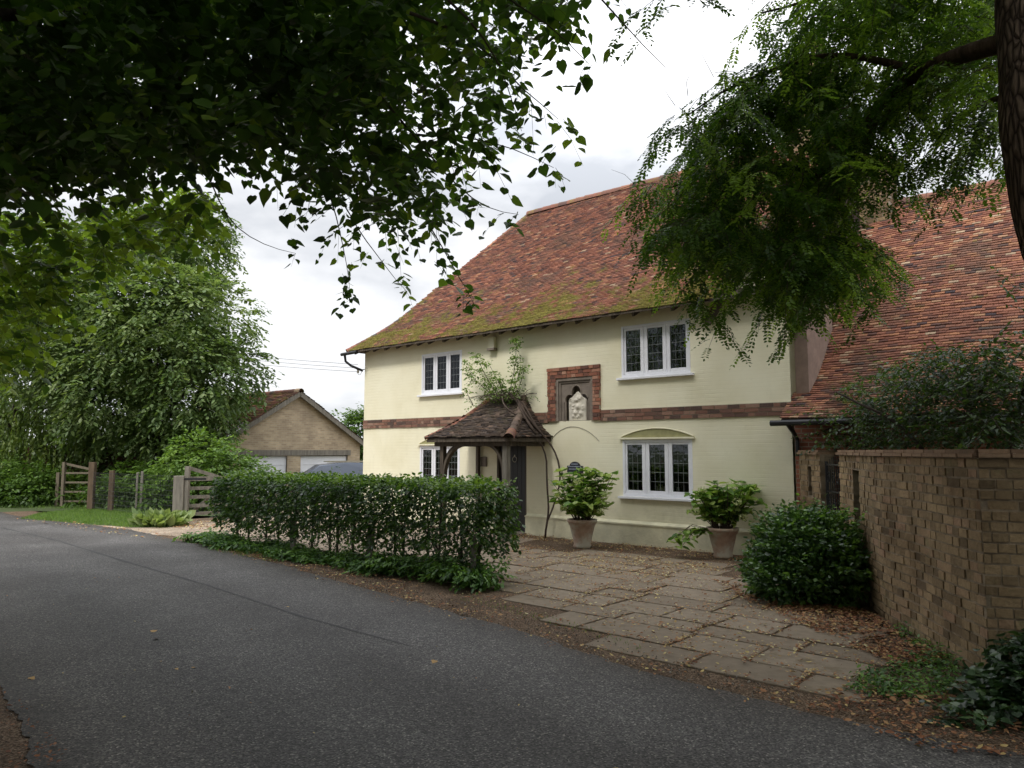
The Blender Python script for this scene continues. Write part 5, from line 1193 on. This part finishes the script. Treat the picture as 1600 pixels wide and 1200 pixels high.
LS = Leaves(); x, y = sample_poly([(1315, 1075), (1350, 1050), (1420, 1035), (1480, 1000), (1500, 1040), (1500, 1085), (1400, 1092)], 260); C = np.array([G(a, b, .03) for a, b in zip(x, y)]); C[:, 2] = rnd(260, .02, .09); sprays(LS, C, 6, .12, .045, 'oval', .2, tint=rnd(260, .1, .9), flat=.8)
x, y = sample_poly([(1380, 975), (1450, 985), (1490, 1030), (1440, 1020)], 40); C = np.array([G(a, b, .03) for a, b in zip(x, y)]); sprays(LS, C, 6, .14, .05, 'oval', 0, tint=rnd(40, .4, 1), flat=.8)
tag(LS.build('creeping_weeds', M['nettle'], None), kind='stuff')
# ---------- hydrangeas in terracotta pots
def potplant(label, loc, hgt_, flowers, seedv, spread):
    o = thing('potted_hydrangea', label, 'potted plant', tuple(loc), 0, 'hydrangeas in terracotta pots'); mb = MB(); k = hgt_/.56
    pr_ = [(.0, 0), (.15*k, 0), (.17*k, .04*k), (.175*k, .06*k), (.16*k, .09*k), (.20*k, .26*k), (.245*k, .44*k), (.26*k, .455*k), (.27*k, .50*k), (.29*k, .51*k), (.29*k, .56*k), (.25*k, .56*k), (.24*k, .50*k), (0, .50*k)]
    mb.lathe(pr_, 40, .5, fn=lambda r, a, z: r*(1+.022*max(0, math.sin(a*8+2*math.sin(z*16)))*(.1*k < z < .43*k))); mb.build('pot', M['terracotta'], o, True)
    LS = Leaves(); FL = Leaves(); ST = MB(); rl = random.Random(seedv); n_st = 62
    for i in range(n_st):
        a = rl.uniform(0, 6.28); h = rl.uniform(.25, .95)*spread[2]; rr_ = rl.uniform(.15, 1)
        if i < 4 and spread[3]: a = math.pi*rl.uniform(.9, 1.15); h = -.12-.06*i; rr_ = 1.15
        e = Vector((rr_*math.cos(a)*spread[0], rr_*math.sin(a)*spread[1], hgt_+h)); b = Vector((.12*math.cos(a), .12*math.sin(a), hgt_-.05)); m_ = (b+e)/2+Vector((math.cos(a)*.08, math.sin(a)*.08, .14))
        ST.tube([b, m_, e], [.007, .006, .004], 5)
        for t in np.linspace(.25, 1, 6):
            p = (b*(1-t)*(1-t)+m_*2*t*(1-t)+e*t*t); q = rl.uniform(0, 3.14)
            for s_ in range(3 if t > .9 else 2):
                d = Vector((math.cos(q+s_*math.pi*(2/3 if t > .9 else 1)), math.sin(q+s_*math.pi*(2/3 if t > .9 else 1)), rl.uniform(-.1, .45)-(.3 if h < 0 else 0)))
                LS.add(*leafset(np.array([p]), np.array([d]), np.array([[rl.gauss(0, .4), rl.gauss(0, .4), 1]]), np.array([rl.uniform(.12, .19)]), np.array([rl.uniform(0, 1)]), 'broad'))
    for (fx, fy, fz) in flowers:
        FL = Leaves(); m_ = 90; d = rvec(m_); P = np.array([fx, fy, fz])+d*[.075, .075, .055]; FL.add(*leafset(P, np.cross(d, rvec(m_)), d, rnd(m_, .022, .034), rnd(m_, .1, 1), 'dia')); FL.build('flower', M['hydflower'], o)
    LS.build('leaves', M['hydr'], o); ST.build('stem', M['nettle'] if False else M['twig'], o); return o
p1 = G(910, 857); p2 = G(1130, 873)
potplant('potted hydrangea with fuller tall foliage in pinkish pot beside the climber stems', p1, .54, [(-.48, -.30, 1.02), (-.36, -.42, .80), (.05, -.52, 1.10), (.42, -.36, 1.02), (-.12, -.46, 1.26), (.30, -.42, .72)], 4, (.68, .5, .98, False))
potplant('potted hydrangea with sprawling pale stems in greyer pot next to the dark bush', p2, .52, [(-.40, -.28, 1.16), (.12, -.46, .98), (-.50, -.2, .80), (.24, -.40, .72), (.10, -.2, 1.25)], 8, (.70, .42, .82, True))
# ---------- climber stems on the porch corner and shoots on its roof
cl = thing('climbing_shrub', 'bare twisting climber by the porch corner with leafy shoots above the porch roof', 'climber', tuple(hl(.55, -.35)), HA)
T = MB(); q0 = np.array([.55, -.35, 0])
def hp_(s, y, z): return tuple(np.array([s, y, z])-q0)
def climb(pts, r0, r1): P = [hp_(*p) for p in pts]; return limb(T, P, r0, r1, 7, .02)
climb([(.80, -.30, 0), (.84, -.28, .35), (.90, -.26, .62), (.80, -.22, .85), (.76, -.2, 1.2), (.80, -.2, 1.6), (.76, -.25, 1.9), (.68, -.5, 2.12)], .024, .016)
climb([(.84, -.28, .35), (.98, -.2, .7), (1.06, -.15, 1.0), (1.08, -.12, 1.35), (1.04, -.12, 1.6), (.95, -.15, 1.85), (.80, -.3, 2.1), (.5, -.5, 2.5), (.15, -.4, 2.9)], .018, .02)
climb([(.72, -.5, 2.15), (.5, -.55, 2.45), (.3, -.5, 2.7), (.05, -.3, 2.95), (-.2, -.3, 3.08)], .03, .03)
climb([(.70, -.35, 2.2), (.42, -.4, 2.62), (.2, -.25, 2.85), (-.3, -.3, 3.05), (-.7, -.35, 3.05)], .026, .018)
climb([(.5, -.5, 2.45), (.2, -.8, 2.65), (-.05, -.7, 2.85), (-.3, -.4, 3.0)], .022, .014)
LS = Leaves()
def shoot(pts, leaf, n):
    Q = climb(pts, .010, .003); m_ = len(Q); C = Q[rng.integers(m_//6, m_, n)]+rng.normal(0, .03, (n, 3)); sprays(LS, C, 5, .16, leaf, 'oval', .3, tint=rnd(n, .2, 1), flat=.6)
for pts, nn_ in (([(-.2, -.3, 3.0), (-.05, -.3, 3.5), (.0, -.3, 3.9), (.02, -.28, 4.25)], 62), ([(-.5, -.3, 3.0), (-.75, -.35, 3.35), (-1.0, -.35, 3.7), (-1.15, -.35, 4.0)], 50), ([(-.6, -.3, 3.0), (-1.0, -.4, 3.3), (-1.3, -.4, 3.55), (-1.4, -.4, 3.85)], 46), ([(-.3, -.3, 3.0), (-.5, -.35, 3.4), (-.75, -.35, 3.75)], 34), ([(.0, -.3, 3.0), (.2, -.35, 3.3), (.3, -.35, 3.6)], 18), ([(-1.1, -.5, 2.85), (-1.3, -.5, 3.0), (-1.35, -.5, 3.25)], 12), ([(-.1, -.3, 3.0), (.05, -.35, 3.3), (.15, -.35, 3.55)], 20), ([(-.4, -.3, 3.0), (-.35, -.35, 3.2), (-.45, -.35, 3.4)], 20)): shoot(pts, .062, int(nn_*1.5))
C = rng.normal(0, 1, (90, 3))*[.45, .15, .05]+np.array(hp_(-.45, -.35, 3.0)); sprays(LS, C, 4, .14, .045, 'oval', .4, tint=rnd(90, 0, .7))
T.build('stem', M['twig'], cl, True); LS.build('leaves', M['shrub'], cl)
# old thatch of dead twigs heaped on the porch ridge
T = MB()
for k in range(130):
    c = np.array([rng.normal(-.3, .4), rng.normal(-.32, .14), 2.97+rng.normal(0, .05)]); d = rvec(1)[0]*[1, .5, .35]*rng.uniform(.1, .3); T.tube([tuple(c-d), tuple(c+[0, 0, .03]), tuple(c+d)], [.004, .006, .003], 4)
T.build('dead_twigs', M['twig'], pr)

# ---------- litter, grass, stones
n_l = 0; V = []; Fq = []; Tt = []
rj_ = random.Random(77)
def litter(poly, n, size=(.018, .05), tl=(0, 1), fade=None):
    global n_l
    P = np.array(poly); lo, hi = P.min(0), P.max(0); x = rng.uniform(lo[0], hi[0], n*3); y = rng.uniform(lo[1], hi[1], n*3); k = inpoly(x, y, poly)
    dn = np.array([mnoise.noise(Vector((a*1.6, b*1.6, 2)))+.5*mnoise.noise(Vector((a*5, b*5, 6))) for a, b in zip(x, y)]); k &= (dn+rng.uniform(-.5, .5, len(x))) > -.1
    x, y = x[k][:n], y[k][:n]; m_ = len(x); a = rnd(m_, 0, 6.28); C = np.stack([x, y, rnd(m_, .03, .045)], 1); D = np.stack([np.cos(a), np.sin(a), rng.normal(0, .18, m_)], 1); U = np.stack([rng.normal(0, .3, m_), rng.normal(0, .3, m_), np.ones(m_)], 1)
    v, f, t = leafset(C, D, U, rnd(m_, *size)*rng.choice([.6, .8, 1, 1.3], m_), rnd(m_, *tl), 'oval'); v[:, 2] = np.maximum(v[:, 2]+.002*0, .018); V.append(v); Fq.append(f+n_l); Tt.append(t); n_l += len(v)
wp = lambda pts: [tuple(hl(*p)[:2]) for p in pts]; pp_ = lambda pts: [tuple(G(*p)[:2]) for p in pts]
litter(pp_([(330, 858), (420, 880), (600, 932), (800, 985), (1000, 1050), (1250, 1112), (1250, 1075), (1000, 1010), (850, 960), (740, 925), (600, 905), (420, 868), (345, 850)]), 9500, (.016, .045), (.1, 1))
litter(pp_([(1110, 905), (1180, 930), (1300, 945), (1370, 965), (1450, 1020), (1500, 1040), (1400, 1045), (1300, 1000), (1230, 970), (1160, 940)]), 3600, (.02, .055), (.1, .8))
litter(wp([(.1, -.1), (5.8, -.1), (5.8, -1.0), (3, -1.0), (.1, -.85)]), 5200, (.018, .045), (.3, 1))
litter(pp_([(790, 850), (1100, 880), (1200, 920), (1330, 1000), (1420, 1040), (1340, 1078), (1000, 1010), (760, 905)]), 4200, (.014, .042), (.3, 1))
litter(pp_([(870, 865), (1100, 880), (1130, 900), (1000, 905), (880, 895)]), 1500, (.015, .04), (.5, 1))
litter(pp_([(950, 900), (1100, 900), (1150, 960), (1000, 960)]), 350, (.012, .03), (0, .8))
litter(pp_([(60, 812), (200, 826), (330, 845), (340, 862), (420, 880), (300, 850), (150, 835), (20, 812)]), 1800, (.03, .07), (.4, 1))
litter(pp_([(270, 818), (350, 812), (360, 830), (270, 828)]), 600, (.03, .07), (.4, 1))
litter(pp_([(1300, 1080), (1500, 1060), (1700, 1100), (1700, 1200), (1450, 1180), (1250, 1112)]), 1700, (.015, .05), (0, .8))
litter(pp_([(-80, 1040), (10, 1085), (70, 1140), (130, 1230), (-80, 1300)]), 1500, (.012, .035), (0, .4))
litter(pp_([(-50, 860), (300, 900), (700, 1020), (1200, 1150), (1300, 1300), (100, 1300), (-50, 1000)]), 150, (.010, .03), (.5, 1))
# leaves caught in the joints between the flagstones
pv = bpy.data.objects['paving'].data; cov = np.array([v.co[:] for v in pv.vertices]); k = (cov[:, 2] < .005); jc = cov[k]; jc = jc[rng.integers(0, len(jc), 9000)]; m_ = len(jc)
keep = np.array([mnoise.noise(Vector((q[0]*.9, q[1]*.9, 4))) for q in jc])+rng.uniform(-.35, .35, m_) > -.1; jc = jc[keep]; m_ = len(jc)
P_ = np.stack([jc[:, 0]+rng.normal(0, .035, m_), jc[:, 1]+rng.normal(0, .035, m_), rnd(m_, .032, .042)], 1); a = rnd(m_, 0, 6.28)
v, f, t = leafset(P_, np.stack([np.cos(a), np.sin(a), rng.normal(0, .15, m_)], 1), np.stack([rng.normal(0, .3, m_), rng.normal(0, .3, m_), np.ones(m_)], 1), rnd(m_, .014, .038), rnd(m_, .0, 1), 'oval'); v[:, 2] = np.maximum(v[:, 2], .02); V.append(v); Fq.append(f+n_l); Tt.append(t); n_l += len(v)
litter(pp_([(330, 865), (420, 888), (600, 942), (800, 997), (1000, 1062), (1250, 1125), (1260, 1100), (1000, 1040), (800, 975), (600, 922), (420, 872), (345, 850)]), 5200, (.012, .034), (0, .9))
for px, py, s_ in ((236, 990, .065), (243, 1001, .05), (250, 1037, .04), (680, 1036, .07), (301, 1046, .04), (47, 1065, .05), (1110, 1080, .04), (885, 950, .05), (275, 1050, .03)):
    g_ = G(px, py); v, f, t = leafset(np.array([[g_[0], g_[1], .022]]), rvec(1)*[1, 1, .1], np.array([[.2, 0, 1.]]), np.array([s_]), np.array([.72]), 'heart'); V.append(v); Fq.append(f+n_l); Tt.append(t); n_l += len(v)
tag(npmesh('leaf_litter', np.concatenate(V), np.concatenate(Fq), np.concatenate(Tt), M['litter'], None), kind='stuff')
# grass
LS = Leaves(); 
def grass(poly, n, h=(.04, .12)):
    P = np.array(poly); lo, hi = P.min(0), P.max(0); x = rng.uniform(lo[0], hi[0], n*3); y = rng.uniform(lo[1], hi[1], n*3); k = inpoly(x, y, poly); x, y = x[k][:n], y[k][:n]; m_ = len(x)
    LS.add(*leafset(np.stack([x, y, np.full(m_, .01)], 1), np.stack([rng.normal(0, .35, m_), rng.normal(0, .35, m_), np.ones(m_)], 1), rvec(m_), rnd(m_, *h), rnd(m_, 0, 1), 'slim'))
LT['slim'] = (np.array([(0, 0, 0), (.35, .06, .0), (1, 0, -.1), (.35, -.06, 0)]), [(0, 1, 2, 3)])
grass([tuple(p) for p in gp], 26000, (.03, .075)); grass([tuple(at(a, b, c)[:2]) for a, b, c in ((-60, 790, 24), (280, 790, 22), (300, 790, 30), (-80, 790, 32))], 14000, (.04, .10))
grass(pp_([(720, 930), (860, 965), (1010, 1015), (1000, 1020), (850, 975), (720, 940)]), 700, (.02, .05)); grass(pp_([(330, 850), (430, 868), (420, 880), (330, 862)]), 500, (.03, .08))
tag(LS.build('grass', M['grass'], None), kind='stuff')
# loose stones along the verge and over the drive
mb = MB()
def stones(poly, n, r=(.006, .016)):
    P = np.array(poly); lo, hi = P.min(0), P.max(0); c = 0
    while c < n:
        x, y = rng.uniform(lo[0], hi[0]), rng.uniform(lo[1], hi[1])
        if not inpoly(np.array([x]), np.array([y]), poly)[0]: continue
        s_ = rng.uniform(*r); a = rng.uniform(0, 6.28); vs = [(x+s_*math.cos(a+k*1.57)*rng.uniform(.7, 1.2), y+s_*math.sin(a+k*1.57)*rng.uniform(.7, 1.2), .016+s_*.3) for k in range(4)]; mb.add(vs+[(x, y, .018+s_*1.0), (x, y, .005)], [(0, 1, 4), (1, 2, 4), (2, 3, 4), (3, 0, 4), (1, 0, 5), (2, 1, 5), (3, 2, 5), (0, 3, 5)], rng.uniform(0, 1)); c += 1
stones(pp_([(330, 858), (420, 880), (600, 932), (800, 985), (1000, 1050), (1250, 1112), (1250, 1085), (1000, 1020), (850, 965), (600, 915), (345, 850)]), 700, (.004, .011))
stones(pp_([(-50, 830), (300, 880), (1200, 1150), (1300, 1300), (100, 1300), (-50, 1000)]), 260, (.003, .007))
M['pebble'] = tinted('pebble', [(0, (.12, .10, .08)), (.5, (.20, .17, .14)), (1, (.34, .31, .27))], .9); tag(mb.build('loose_stones', M['pebble']), kind='stuff')
# ---------- unseen thicket added behind the camera to cut light on wall and road
th = thing('added_thicket', 'dense dark evergreen thicket added unseen behind the viewpoint to block light', 'shrub', (2, -4, 0))
LS = Leaves(); n = 2600; C = np.stack([rnd(n, -9, 12), rnd(n, -6, -3.2), rnd(n, .1, 3.6)], 1); C2 = np.stack([rnd(900, -10, -6.5), rnd(900, -4, 4), rnd(900, .1, 3.2)], 1); C = np.concatenate([C, C2]); n = len(C); C[:, 1] += -.25*(C[:, 0]-2)*0
sprays(LS, C-[2, -4, 0], 8, .7, .2, 'oval', .4, tint=rnd(n, 0, .5)); LS.build('leaves', M['dark'], th)
T = MB()
for k in range(5): limb(T, [(-2+k*2.5, -.8, 0), (-2+k*2.5, -.7, 2.5), (-1.8+k*2.5, -.8, 4.5)], .12, .04, 7)
T.build('stem', M['bark'], th)
